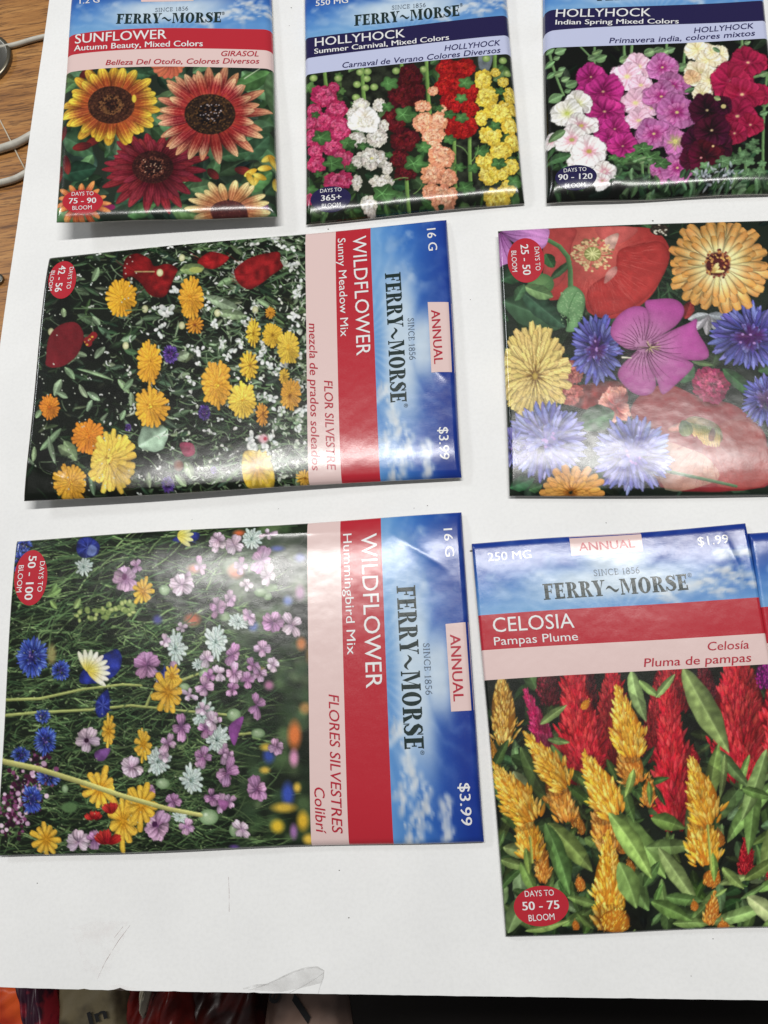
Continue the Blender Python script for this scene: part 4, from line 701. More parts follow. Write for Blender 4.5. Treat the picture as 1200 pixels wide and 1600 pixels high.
    Y = ((196, 112, 24), (234, 162, 44), (250, 202, 84)); O = ((180, 94, 28), (224, 142, 50), (240, 172, 80))
    def yel(x0, y0, x1, y1, w, pal=Y, n=220, sub=.2):
        A.plume(x0, y0, x1, y1, w * 1.6, pal[0], pal[1], pal[2], n=int(n * 1.05), sub=min(sub, 62 / math.hypot(x1 - x0, y1 - y0) if n > 100 else sub))
    yel(440, 180, 470, 135, 40, n=30); yel(710, 580, 712, 440, 64, O, 80); yel(660, 490, 600, 300, 130, O, 170); yel(650, 380, 585, 100, 140, n=260)
    yel(420, 660, 395, 550, 60, O, 70); yel(380, 640, 300, 390, 120, O, 200); yel(380, 500, 214, 285, 120, n=230); yel(445, 690, 425, 610, 40, O, 50)
    yel(640, 860, 630, 780, 50, O, 60); yel(610, 770, 590, 650, 90, O, 110); yel(550, 760, 500, 540, 120, O, 180); yel(580, 620, 455, 370, 150, n=270)
    yel(290, 880, 245, 690, 50, O, 90); yel(285, 890, 280, 710, 60, O, 90); yel(240, 800, 190, 560, 110, n=210); yel(240, 640, 84, 410, 150, n=260)
    yel(560, 1090, 560, 960, 190, O, 170); yel(560, 1080, 545, 690, 160, n=330, sub=.13); yel(560, 1090, 600, 980, 150, n=120)
    yel(960, 1060, 980, 920, 70, O, 100); yel(950, 900, 990, 820, 90, O, 100); yel(1000, 740, 990, 660, 60, O, 70); yel(950, 820, 900, 560, 150, n=240); yel(960, 650, 888, 390, 150, n=260)
    yel(440, 920, 425, 850, 50, O, 60); yel(900, 1000, 895, 950, 40, O, 40); yel(1020, 1090, 1010, 1030, 60, O, 50); yel(420, 1080, 410, 1030, 36, O, 30)
    for (x, y, a, l, w, c) in [(590, 800, 62, 200, 110, (100, 136, 78)), (548, 598, 50, 320, 100, (112, 146, 84)), (970, 760, 80, 120, 40, (104, 138, 70)), (980, 940, -40, 60, 24, (110, 140, 80)), (210, 740, 75, 110, 40, (104, 134, 70)), (650, 420, 100, 120, 40, (100, 132, 74)), (710, 470, 80, 100, 30, (84, 116, 60))]:
        A.leaf(x, y, a, l, w * .8, tuple(np.array(c) * (1.2, 1.13, .96)), bend=.12, a=.75, b=.9, rib=.45, dark=.22, vein=.035)
    A.line([(950, 650), (965, 830)], 9, 10, (150, 160, 70)); A.line([(230, 700), (238, 800)], 10, 10, (150, 160, 70))
    return A.finish()
# ---------------------------------------------------------------- helpers
def tag(o, label=None, cat=None, group=None, kind=None):
    if label: o['label'] = label
    if cat: o['category'] = cat
    if group: o['group'] = group
    if kind: o['kind'] = kind
    return o
def lin(c):
    c = np.asarray(c, np.float64); return np.where(c <= .04045, c / 12.92, ((c + .055) / 1.055) ** 2.4)
def mat(name, col=None, rough=.5, spec=.5, attr=None, gain=1.0):
    m = bpy.data.materials.new(name); m.use_nodes = True; nt = m.node_tree; b = nt.nodes['Principled BSDF']
    b.inputs['Roughness'].default_value = rough; b.inputs['Specular IOR Level'].default_value = spec
    if col is not None:
        l = lin(np.array(col) / 255.0) * gain; b.inputs['Base Color'].default_value = (*l, 1)
    if attr:
        a = nt.nodes.new('ShaderNodeVertexColor'); a.layer_name = attr; nt.links.new(a.outputs['Color'], b.inputs['Base Color'])
    return m
def nodes(m): return m.node_tree, m.node_tree.nodes['Principled BSDF']
def noise(nt, scale, detail=3, rough=.5, coord='Object', vec=None):
    n = nt.nodes.new('ShaderNodeTexNoise'); n.inputs['Scale'].default_value = scale; n.inputs['Detail'].default_value = detail; n.inputs['Roughness'].default_value = rough
    if vec is None:
        t = nt.nodes.new('ShaderNodeTexCoord'); vec = t.outputs[coord]
    nt.links.new(vec, n.inputs['Vector']); return n
def bump(nt, b, src, strength, dist):
    u = nt.nodes.new('ShaderNodeBump'); u.inputs['Strength'].default_value = strength; u.inputs['Distance'].default_value = dist
    nt.links.new(src, u.inputs['Height']); nt.links.new(u.outputs[0], b.inputs['Normal']); return u
def ramp(nt, src, stops):
    r = nt.nodes.new('ShaderNodeValToRGB'); e = r.color_ramp.elements
    while len(e) < len(stops): e.new(.5)
    for k, (p, c) in enumerate(stops): e[k].position = p; e[k].color = (*c, 1)
    nt.links.new(src, r.inputs[0]); return r
def mixc(nt, fac, a, b, mode='MIX'):
    n = nt.nodes.new('ShaderNodeMix'); n.data_type = 'RGBA'; n.blend_type = mode
    for v, k in ((fac, 0), (a, 6), (b, 7)):
        if hasattr(v, 'links'): nt.links.new(v, n.inputs[k])
        else: n.inputs[k].default_value = v if k == 0 else (*v, 1)
    return n.outputs[2]
def mesh_obj(name, V, F, material, parent=None, col=None, smooth=True):
    """V (n,3), F list or int array of faces; optional linear colours per vertex"""
    me = bpy.data.meshes.new(name); V = np.ascontiguousarray(V, np.float32)
    if isinstance(F, np.ndarray):
        n, k = F.shape; me.vertices.add(len(V)); me.vertices.foreach_set('co', V.ravel())
        me.loops.add(n * k); me.loops.foreach_set('vertex_index', F.astype(np.int32).ravel())
        me.polygons.add(n); me.polygons.foreach_set('loop_start', np.arange(0, n * k, k, dtype=np.int32)); me.polygons.foreach_set('loop_total', np.full(n, k, np.int32))
        me.update(calc_edges=True)
    else:
        me.from_pydata(V.tolist(), [], F); me.update()
    if smooth and len(me.polygons): me.polygons.foreach_set('use_smooth', np.ones(len(me.polygons), bool))
    if col is not None:
        a = me.color_attributes.new('print', 'FLOAT_COLOR', 'POINT')
        c = np.ones((len(V), 4), np.float32); c[:, :3] = col; a.data.foreach_set('color', c.ravel())
    me.validate(); me.materials.append(material)
    o = bpy.data.objects.new(name, me); COL.objects.link(o)
    if parent is not None: o.parent = parent; o.matrix_parent_inverse = parent.matrix_world.inverted()
    return o
def grid_faces(nr, nc):
    i = np.arange((nr - 1) * (nc - 1)); r, c = i // (nc - 1), i % (nc - 1); a = r * nc + c
    return np.stack([a + nc, a + nc + 1, a + 1, a], 1)
def empty(name, loc):
    o = bpy.data.objects.new(name, None); o.empty_display_size = .01; COL.objects.link(o); o.location = loc
    bpy.context.view_layer.update(); return o
def tube(name, pts, r, material, parent=None, seg=14):
    P = np.array(pts, float); n = len(P); V = []; F = []
    for i in range(n):
        t = P[min(i + 1, n - 1)] - P[max(i - 1, 0)]; t /= np.linalg.norm(t)
        s = np.cross(t, [0, 0, 1]); s /= np.linalg.norm(s); u = np.cross(s, t)
        for k in range(seg): a = 2 * math.pi * k / seg; V.append(P[i] + r * (math.cos(a) * s + math.sin(a) * u))
    for i in range(n - 1):
        for k in range(seg): F.append((i * seg + k, i * seg + (k + 1) % seg, (i + 1) * seg + (k + 1) % seg, (i + 1) * seg + k))
    F.append(tuple(range(seg))[::-1]); F.append(tuple((n - 1) * seg + k for k in range(seg)))
    return mesh_obj(name, np.array(V), F, material, parent)

# ---------------------------------------------------------------- materials
GAIN = 0.80                                           # print colours as seen on paper -> reflectance
def glossy_print(name, **kw):
    m = mat(name, rough=.3, spec=.5, **kw); nt, b = nodes(m)
    f = noise(nt, 2600, 2, .6); w = noise(nt, 120, 2, .5)
    ad = nt.nodes.new('ShaderNodeMath'); ad.operation = 'MULTIPLY_ADD'; nt.links.new(f.outputs[0], ad.inputs[0]); ad.inputs[1].default_value = .07; nt.links.new(w.outputs[0], ad.inputs[2])
    bump(nt, b, ad.outputs[0], 1.0, .00014)
    r = nt.nodes.new('ShaderNodeMapRange'); r.inputs[3].default_value = .14; r.inputs[4].default_value = .27; nt.links.new(f.outputs[0], r.inputs[0]); nt.links.new(r.outputs[0], b.inputs['Roughness'])
    return m
M_PRINT = glossy_print('glossy_printed_paper', attr='print')
def ink(name, c): return glossy_print(name, col=c, gain=GAIN)
M_WHITE, M_RED, M_NAVY, M_LOGO, M_GREY = ink('white_ink', (240, 240, 240)), ink('red_ink', (186, 36, 58)), ink('navy_ink', (38, 34, 92)), ink('dark_green_ink', (26, 46, 44)), ink('grey_ink', (84, 96, 110))
M_REDF, M_PINK, M_NAVYF, M_LAV = ink('red_band_ink', (192, 42, 56)), ink('pink_band_ink', (236, 208, 204)), ink('navy_band_ink', (34, 28, 76)), ink('lavender_band_ink', (200, 206, 236))
M_BACK = mat('packet_paper', (214, 210, 200), .6, .3, gain=.8)

# ---------------------------------------------------------------- lettering
_txt = {}
def glyph_mesh(body, bold=0.0):
    """2-D triangles of a line of text; cap height 0.682"""
    k = (body, bold)
    if k not in _txt:
        cu = bpy.data.curves.new('lettering', 'FONT'); cu.body = body; cu.resolution_u = 3; cu.offset = bold
        o = bpy.data.objects.new('lettering', cu); COL.objects.link(o)
        me = o.evaluated_get(bpy.context.evaluated_depsgraph_get()).to_mesh()
        v = np.array([q.co[:2] for q in me.vertices]); f = [tuple(p.vertices) for p in me.polygons]
        o.evaluated_get(bpy.context.evaluated_depsgraph_get()).to_mesh_clear()
        bpy.data.objects.remove(o); bpy.data.curves.remove(cu); _txt[k] = (v, f)
    return _txt[k]
def strokes(segs):
    V, F = [], []
    for q in segs:
        n = len(V); V += list(q); F.append(tuple(range(n, n + len(q))))
    return np.array(V, float), F
def strip(inner, outer):
    return [(inner[i], inner[i + 1], outer[i + 1], outer[i]) for i in range(len(inner) - 1)]
def rect(x0, y0, x1, y1): return (x0, y0), (x1, y0), (x1, y1), (x0, y1)
def arc(cx, cy, rx, ry, a0, a1, n=9): return [(cx + rx * math.cos(R_(a0 + (a1 - a0) * i / n)), cy + ry * math.sin(R_(a0 + (a1 - a0) * i / n))) for i in range(n + 1)]
def slab_logo():
    """heavy condensed slab-serif word mark, cap height 1; pieces abut and never overlap"""
    S = []; x = [0.0]
    def add(q, dx=0): S.append([(p[0] + x[0] + dx, p[1]) for p in q])
    def stem(dx, serif_l=.1, serif_r=.08, w=.24):
        add(rect(0, .07, w, .93), dx); add(rect(-serif_l, 0, w + serif_r, .07), dx); add(rect(-serif_l, .93, w + serif_r, 1), dx)
    def F(e):
        stem(.1); add(rect(.34, .88, .62, .93)); add(rect(.42, .93, .66, 1)); add(((.55, .88), (.55, .70), (.62, .70), (.66, .93)[:0] or (.62, .88)))
        add(rect(.34, .47, .48, .54)); add(rect(.48, .38, .54, .63))
        if e: add(rect(.42, 0, .66, .07)); add(rect(.34, .07, .64, .12)); add(rect(.57, .12, .64, .3))
        x[0] += .74 if e else .70
    def Rr():
        stem(.1); o = arc(.36, .735, .32, .265, 90, -90); i = arc(.36, .735, .1, .2, 90, -90)
        o[0] = (.42, 1); i[0] = (.42, .93)
        o = [(min(p[0], .68), p[1]) for p in o]
        for q in strip(i[1:], o[1:]): add(q)
        add(rect(.34, .47, .36, .54)); add(((.40, .47), (.56, .47), (.78, .07), (.54, .07))); add(rect(.52, 0, .84, .07)); add(rect(.36, .935, .42, 1) if False else rect(.345, .935, .36, .94))
        x[0] += .84
    def Y():
        add(rect(.26, .07, .5, .42)); add(rect(.17, 0, .59, .07)); add(((.26, .42), (.5, .42), (.32, .93), (.06, .93))); add(((.5, .42), (.5, .52), (.68, .93), (.6, .93)))
        add(rect(-.02, .93, .4, 1)); add(rect(.52, .93, .8, 1)); x[0] += .76
    def tilde():
        t = np.linspace(0, 1, 13); c = [(.06 + .82 * q, .4 + .14 * math.sin(6.283 * q)) for q in t]; w = [.02 + .075 * math.sin(math.pi * q) ** .7 for q in t]
        for q in strip([(a, b - k) for (a, b), k in zip(c, w)], [(a, b + k) for (a, b), k in zip(c, w)]): add(q)
        x[0] += .94
    def M():
        add(rect(.1, .07, .18, .93)); add(rect(.02, 0, .28, .07)); add(rect(.02, .93, .38, 1)); add(((.18, .93), (.38, .93), (.58, .3), (.5, .05)))
        add(((.58, .3), (.74, .93), (.8, .93), (.5, .05))[:0] or ((.5, .05), (.58, .3), (.76, .86), (.76, .72))); add(rect(.76, .07, 1.0, .93)); add(rect(.68, 0, 1.09, .07)); add(rect(.72, .93, 1.09, 1)); x[0] += 1.14
    def O():
        for q in strip(arc(.4, .5, .14, .43, 0, 360, 28), arc(.4, .5, .38, .515, 0, 360, 28)): add(q)
        x[0] += .84
    def Ss():
        c = [(.56, .74), (.52, .88), (.4, .955), (.24, .92), (.16, .78), (.24, .64), (.4, .52), (.54, .38), (.56, .22), (.46, .08), (.3, .045), (.16, .12), (.1, .28)]
        w = [.03, .04, .045, .07, .11, .14, .15, .14, .11, .07, .045, .04, .03]; L, Rr2 = [], []
        for i, p in enumerate(c):
            a, b = c[max(i - 1, 0)], c[min(i + 1, len(c) - 1)]; d = np.array([b[0] - a[0], b[1] - a[1]]); d /= np.hypot(*d); n = (-d[1] * w[i], d[0] * w[i])
            L.append((p[0] + n[0], p[1] + n[1])); Rr2.append((p[0] - n[0], p[1] - n[1]))
        for q in strip(L, Rr2): add(q)
        add(rect(.585, .68, .64, 1)); add(rect(.03, 0, .075, .32)); x[0] += .72
    F(0); F(1); Rr(); Rr(); Y(); tilde(); M(); O(); Rr(); Ss(); F(1)
    V, Fc = strokes([[tuple(p) for p in q] for q in S]); V[:, 0] -= V[:, 0].min(); return V, Fc
def since_serif():
    """SINCE 1856 in a light serif face, cap height 1"""
    S = []; x = [0.0]
    def add(q): S.append([(p[0] + x[0], p[1]) for p in q])
    def path(c, w):
        L, Q = [], []
        for i, p in enumerate(c):
            a, b = c[max(i - 1, 0)], c[min(i + 1, len(c) - 1)]; d = np.array([b[0] - a[0], b[1] - a[1]], float); d /= np.hypot(*d); L.append((p[0] - d[1] * w, p[1] + d[0] * w)); Q.append((p[0] + d[1] * w, p[1] - d[0] * w))
        for q in strip(L, Q): add(q)
    def bar(dx): add(rect(dx, .06, dx + .1, .94)); add(rect(dx - .08, 0, dx + .18, .06)); add(rect(dx - .08, .94, dx + .18, 1))
    sS = [(.5, .76), (.44, .92), (.3, .96), (.16, .9), (.12, .76), (.2, .62), (.36, .5), (.5, .36), (.5, .16), (.38, .05), (.24, .04), (.12, .12), (.08, .26)]
    def Sx(): path(sS, .05); x[0] += .68
    def I(): bar(.12); x[0] += .44
    def N(): bar(.1); add(((.2, .94), (.26, .94), (.74, .06), (.74, .0), (.66, .06))); add(rect(.74, .06, .8, .94)); add(rect(.66, .94, .9, 1)); x[0] += 1.0
    def C(): path(arc(.46, .5, .38, .46, 40, 320, 16), .05); x[0] += .9
    def E(): bar(.1); add(rect(.2, .88, .56, .94)); add(rect(.2, .06, .58, .12)); add(rect(.2, .47, .46, .53)); add(rect(.5, .7, .56, .88)); add(rect(.52, .12, .58, .3)); x[0] += .74
    def one(): add(rect(.24, .06, .34, .98)); add(rect(.12, 0, .46, .06)); add(((.24, .86), (.24, .92), (.1, .8), (.12, .76))); x[0] += .6
    def eight(): path(arc(.32, .74, .2, .22, -90, 270, 16), .05); path(arc(.32, .25, .25, .23, 90, 450, 16), .05); x[0] += .7
    def five(): add(rect(.14, .9, .52, 1)); add(rect(.14, .54, .2, .9)); path(arc(.28, .31, .25, .26, 100, -140, 14), .05); x[0] += .68
    def six(): path(arc(.32, .3, .23, .26, -160, 190, 16), .05); path([(.1, .3), (.14, .6), (.28, .84), (.5, .98)], .05); x[0] += .7
    Sx(); I(); N(); C(); E(); x[0] += .35; one(); eight(); five(); six()
    V, F = strokes(S); V[:, 0] -= V[:, 0].min(); return V, F
LOGO = slab_logo(); SINCE = since_serif()

# ---------------------------------------------------------------- header picture: sky with clouds, in packet coordinates
def make_sky():
    A = Art((0, 0, 620, 240), (0, 0), 1.0, 5, (60, 110, 190), res=1.0)
    v = np.linspace(0, 1, A.H)[:, None, None]; u = np.linspace(0, 1, A.W)[None, :, None]
    top, mid, low = rgb((22, 54, 146)), rgb((52, 112, 194)), rgb((138, 188, 228))
    f = np.clip(v * 1.35 + .12 * np.sin(u * 5 + .6) - .08, 0, 1.5)
    A.img[:] = np.where(f < .75, top + (mid - top) * (f / .75), mid + (low - mid) * ((f - .75) / .75))
    n = A.noise(60, 4); n2 = A.noise(26, 4)
    # wispy streaks fanning out from the lower middle
    yy, xx = np.mgrid[0:A.H, 0:A.W]; ang = np.arctan2(yy - A.H * 1.2, xx - A.W * .5); rad = np.hypot(yy - A.H * 1.2, xx - A.W * .5)
    st = .5 + .5 * np.sin(ang * 34 + n * 9) ; st = st * st * n2 * np.clip(1.2 - rad / 420, 0, 1)
    A.img += (rgb((235, 244, 250)) - A.img) * np.clip(st * .30, 0, .6)[..., None]
    c = np.clip((n - .56) * 4, 0, 1) * np.clip(1 - np.hypot((xx / A.W - .13) / .2, (yy / A.H - .35) / .5), 0, 1); A.img += (rgb((226, 232, 238)) - A.img) * np.clip(c * 1.2, 0, .7)[..., None]
    for (cx, cy, w) in [(.86, .60, .075), (.90, .66, .06), (.95, .72, .07), (.80, .74, .06), (.76, .80, .05), (.97, .40, .05), (.90, .38, .04), (.68, .88, .05), (.86, .86, .09), (.98, .82, .06)]:
        for k in range(26):
            x = (cx + A.R.normal(0, w * .45)) * A.W; y = (cy + A.R.normal(0, .035)) * A.H; r = A.R.uniform(3, 12)
            g = A.R.rand(); A.dot(x, y, r * 1.3, r, tuple(np.array((186, 194, 206)) * (1 - g) + np.array((244, 246, 246)) * g), soft=r * .8, op=.55)
    g = np.exp(-(((xx / A.W - .5) / .31) ** 4 + ((yy / A.H - .66) / .22) ** 4)); g2 = np.exp(-(((xx / A.W - .51) / .13) ** 4 + ((yy / A.H - .40) / .16) ** 4))
    A.img += (rgb((226, 238, 244)) - A.img) * np.clip(np.maximum(g, g2) * .85, 0, 1)[..., None]
    A.img = np.clip(A.img * (.97 + .06 * n2[..., None]), 0, 1); return A
SKY = make_sky()

# ---------------------------------------------------------------- packets
class Packet:
    """name, corners in photo units in reading order (top-left, top-right, bottom-right, bottom-left), heights of the corners (mm)"""
    def __init__(s, label, corners, lift, thick, bumps=(), creases=(), roll=(.03, .03, .02, .04), seed=0, crown=(0, 0), wob=1.0):
        s.c = np.array([unproj(p[0], p[1], (z + .4) / 1000.0) for p, z in zip(corners, lift)])
        s.T = thick / 1000.0; s.crown, s.wob = crown, wob; s.bumps, s.creases, s.roll = bumps, creases, roll
        s.w = np.linalg.norm((s.c[1] - s.c[0] + s.c[2] - s.c[3]) / 2); s.h = np.linalg.norm((s.c[3] - s.c[0] + s.c[2] - s.c[1]) / 2)
        s.rs = np.random.RandomState(seed); s.wave = [(s.rs.uniform(-9, 9), s.rs.uniform(-9, 9), s.rs.rand() * 6.28, s.rs.uniform(.3, 1)) for _ in range(7)]
        s.edge = [(s.rs.uniform(4, 24), s.rs.rand() * 6.28) for _ in range(6)]
        q = s.c.mean(0); s.root = tag(empty('seed_packet', (q[0], q[1], 0)), label, 'seed packet', 'seed packets laid out on the white board')
    def base(s, u, v):
        u, v = np.asarray(u, float)[..., None], np.asarray(v, float)[..., None]; c = s.c
        P = (c[0] * (1 - u) + c[1] * u) * (1 - v) + (c[3] * (1 - u) + c[2] * u) * v
        (f1, p1), (f2, p2), (f3, p3) = s.edge[:3]              # cut paper is never ruled: a little sway of the outline and of the lift
        e = .00022 * np.sin(f1 * .4 * v + p1) * (2 * u - 1) / s.w; g = .00022 * np.sin(f2 * .4 * u + p2) * (2 * v - 1) / s.h
        P = P + (c[1] - c[0]) * e + (c[3] - c[0]) * g
        z = .00022 * (1 + np.sin(f3 * .5 * u + p3)) * np.clip(v, 0, 1) ** 6 + .00018 * (1 + np.sin(f3 * .6 * v + p1)) * np.abs(2 * np.clip(u, 0, 1) - 1) ** 6
        return P + z * np.array([0, 0, 1.0])
    def thick(s, u, v):
        u, v = np.asarray(u, float), np.asarray(v, float)
        def f(x, d): x = np.clip(x / d, 0, 1); return np.sqrt(np.clip(1 - (1 - x) ** 2.2, 0, 1))
        l, r, t, b = s.roll
        k = f(u, l) * f(1 - u, r) * f(v, t) * f(1 - v, b)
        z = s.T * k + (s.crown[0] * (1 - np.abs(2 * np.clip(u, 0, 1) - 1) ** 8) + s.crown[1] * (1 - np.abs(2 * np.clip(v, 0, 1) - 1) ** 8)) / 1000 * k
        for a, b_, p, q in s.wave: z = z + .00007 * s.wob * q * np.sin(a * u + b_ * v + p) * k
        for (bu, bv, amp, su, sv, rot) in s.bumps:
            cu, cv = math.cos(R_(rot)), math.sin(R_(rot)); x, y = (u - bu) * s.w, (v - bv) * s.h
            X, Y = (x * cu + y * cv) * 1000, (-x * cv + y * cu) * 1000
            z = z + amp / 1000 * np.exp(-(X / su) ** 2 - (Y / sv) ** 2) * np.minimum(1, k * 1.4)
        for (u0, v0, u1, v1, amp, w) in s.creases:
            x, y = (u - u0) * s.w * 1000, (v - v0) * s.h * 1000; dx, dy = (u1 - u0) * s.w * 1000, (v1 - v0) * s.h * 1000; L2 = dx * dx + dy * dy
            t = np.clip((x * dx + y * dy) / L2, 0, 1); d = np.hypot(x - t * dx, y - t * dy)
            z = z + amp / 1000 * np.exp(-np.abs(d) / w) * np.sin(np.pi * np.clip(t, .02, .98)) * np.minimum(1, k * 1.4)
        return z
    def at(s, u, v, off=0.0):
        P = s.base(u, v); P = P.copy(); P[..., 2] += s.thick(u, v) + off; return P
    def uv(s, px, py):
        """packet coordinates of the printed point seen at a photo position"""
        px, py = np.asarray(px, float), np.asarray(py, float); u, v = np.full(px.shape, .5), np.full(px.shape, .5)
        def g(u, v): P = s.base(u, v).copy(); P[..., 2] += s.T * .8; return project(P)
        for _ in range(14):
            x, y = g(u, v); e = 1e-4; xu, yu = g(u + e, v); xv, yv = g(u, v + e)
            a, b, c, d = (xu - x) / e, (xv - x) / e, (yu - y) / e, (yv - y) / e; D = a * d - b * c
            rx, ry = px - x, py - y; u = u + (d * rx - b * ry) / D; v = v + (-c * rx + a * ry) / D
        return u, v
    def bound(s, pts):
        """a printed border given by photo points -> v as a smooth function of u"""
        P = np.array(pts, float); u, v = s.uv(P[:, 0], P[:, 1]); return np.polyfit(u, v, min(len(pts) - 1, 3) if len(pts) > 2 else 1)
    def panel(s, name, va, vb, step, colour, material, fine_edge=True):
        """one printed area between two borders va(u), vb(u)"""
        nc = int(s.w / step) + 2; nr = max(3, int(s.h * abs(vb(.5) - va(.5)) / step) + 2)
        u = np.linspace(0, 1, nc)
        if fine_edge: u = np.unique(np.concatenate([u, np.linspace(0, s.roll[0], 8), 1 - np.linspace(0, s.roll[1], 8)]))
        t = np.linspace(0, 1, nr)
        if fine_edge:
            if abs(vb(.5) - 1) < 1e-6: t = np.unique(np.concatenate([t, 1 - np.linspace(0, s.roll[3] / (1 - va(.5)), 12)]))
            if abs(va(.5)) < 1e-6: t = np.unique(np.concatenate([t, np.linspace(0, s.roll[2] / vb(.5), 8)]))
        U = np.repeat(u[None], len(t), 0); V = va(U) + (vb(U) - va(U)) * t[:, None]
        P = s.at(U, V); c = None
        if colour is not None: c = (lin(np.clip(colour(U, V), 0, 1)) * GAIN).reshape(-1, 3)
        # borders of the sheet are cut, not ruled: a hair of wobble
        return mesh_obj(name, P.reshape(-1, 3), grid_faces(len(t), len(u)), material, s.root, c)
    def patch(s, name, uvs, faces, off, material, parent=None):
        uvs = np.asarray(uvs); return mesh_obj(name, s.at(uvs[:, 0], uvs[:, 1], off), faces, material, parent or s.root)
    def back(s):
        n = 60; e = np.linspace(0, 1, n)
        U = np.concatenate([e, np.ones(n - 1), e[::-1][1:], np.zeros(n - 2)]); V = np.concatenate([np.zeros(n), e[1:], np.ones(n - 1), e[::-1][1:-1]])
        top = s.at(U, V, -.00002); bot = s.base(U, V).copy(); bot[:, 2] -= .0003
        m = len(U); F = [(k, (k + 1) % m, m + (k + 1) % m, m + k)[::-1] for k in range(m)]
        g = np.linspace(0, 1, 24); GU, GV = np.meshgrid(g, g); G = s.base(GU, GV).copy(); G[..., 2] -= .00031
        gf = grid_faces(24, 24)[:, ::-1] + 2 * m
        return mesh_obj('packet_back', np.concatenate([top, bot, G.reshape(-1, 3)]), F + [tuple(map(int, q)) for q in gf], M_BACK, s.root, smooth=False)
    def text(s, name, body, p0, p1, cap, material, fr=(0, 0, 1), italic=0.0, bold=0.0, off=.00010, glyph=None, parent=None, cap_unit=.682, sag=0.0):
        """a line of lettering; p0,p1 ends of its baseline and cap height in drawing units of the frame fr"""
        ox, oy, z = fr
        Q = np.array([p0, p1], float) / z + np.array([ox, oy]); u, v = s.uv(Q[:, 0], Q[:, 1])
        A, B = np.array([u[0] * s.w, -v[0] * s.h]), np.array([u[1] * s.w, -v[1] * s.h])
        d = B - A; Lm = np.hypot(*d); d /= Lm; n = np.array([-d[1], d[0]])
        # size of one photo unit there, across the baseline
        a0 = s.base(u[0], v[0]); pxl = np.linalg.norm(a0 - np.array([0, 0, CAM_H])) / FPX
        q0 = np.array(project(s.base(u.mean(), v.mean()))); st = A * .5 + B * .5 + n * .001; q1 = np.array(project(s.base(st[0] / s.w, -st[1] / s.h))); ppm = np.hypot(*(q1 - q0)) / .001
        V, F = glyph if glyph is not None else glyph_mesh(body)
        if glyph is not None: cap_unit = 1.0
        V = V.copy(); V[:, 1] /= cap_unit; V[:, 0] -= V[:, 0].min(); sx = Lm / V[:, 0].max(); sy = cap / z / ppm
        X = V[:, 0] * sx + italic * V[:, 1] * sy; Y = V[:, 1] * sy
        Y = Y + sag / z / ppm * 4 * (X / Lm) * (1 - X / Lm)
        W = A + X[:, None] * d + Y[:, None] * n
        bm = bmesh.new(); vs = [bm.verts.new((w[0], w[1], 0)) for w in W]
        for k, f in enumerate(F):
            try: bm.faces.new([vs[i] for i in f])
            except ValueError: pass
        bmesh.ops.triangulate(bm, faces=bm.faces[:])
        for _ in range(3):
            long = [e for e in bm.edges if e.calc_length() > .0011]
            if not long: break
            bmesh.ops.subdivide_edges(bm, edges=long, cuts=1, use_grid_fill=False); bmesh.ops.triangulate(bm, faces=[f for f in bm.faces if len(f.verts) > 3])
        bmesh.ops.recalc_face_normals(bm, faces=bm.faces[:]); bm.verts.index_update()
        W2 = np.array([v_.co[:2] for v_ in bm.verts]); fs = []
        for f in bm.faces:
            ids = [v_.index for v_ in f.verts]; a, b, c = W2[ids[0]], W2[ids[1]], W2[ids[2]]
            fs.append(tuple(ids) if (b[0] - a[0]) * (c[1] - a[1]) - (b[1] - a[1]) * (c[0] - a[0]) > 0 else tuple(ids[::-1]))
        bm.free(); U, Vv = W2[:, 0] / s.w, -W2[:, 1] / s.h
        P = s.at(U, Vv, off)
        if bold:                                       # heavier weight: the same letters set twice, a hair apart
            sh = d * bold * sx * .9; P0, P1 = s.at(U - sh[0] / s.w, Vv + sh[1] / s.h, off), s.at(U + sh[0] / s.w, Vv - sh[1] / s.h, off + 2e-6)
            P = np.concatenate([P0, P1]); m = len(W2); fs = fs + [tuple(i + m for i in f) for f in fs]
        return mesh_obj(name, P, fs, material, parent or s.root)
    def badge(s, c, rx, ry, fr, lines, material, rot=0):
        ox, oy, z = fr; a = np.linspace(0, 2 * math.pi, 49)[:-1]; rings = [0, .35, .7, .9, 1.0]; X, Y = [], []
        cr, sr = math.cos(R_(rot)), math.sin(R_(rot))
        for r in rings[1:]:
            ex, ey = np.cos(a) * rx * r, np.sin(a) * ry * r; X += list((c[0] + ex * cr - ey * sr) / z + ox); Y += list((c[1] + ex * sr + ey * cr) / z + oy)
        X.append(c[0] / z + ox); Y.append(c[1] / z + oy)
        u, v = s.uv(np.array(X), np.array(Y)); n = 48; F = [(len(X) - 1, k, (k + 1) % n) for k in range(n)]
        for r in range(3): F += [(r * n + k, (r + 1) * n + k, (r + 1) * n + (k + 1) % n, r * n + (k + 1) % n) for k in range(n)]
        P = s.at(u, v, .00007); a_, b_, c_ = P[F[0][0]], P[F[0][1]], P[F[0][2]]
        if np.cross(b_ - a_, c_ - a_)[2] < 0: F = [f[::-1] for f in F]
        o = mesh_obj('bloom_badge', P, F, material, s.root)
        for (body, p0, p1, cap, bold) in lines: s.text('badge_lettering', body, p0, p1, cap, M_WHITE, fr, bold=bold, off=.00014, parent=o)
        return o
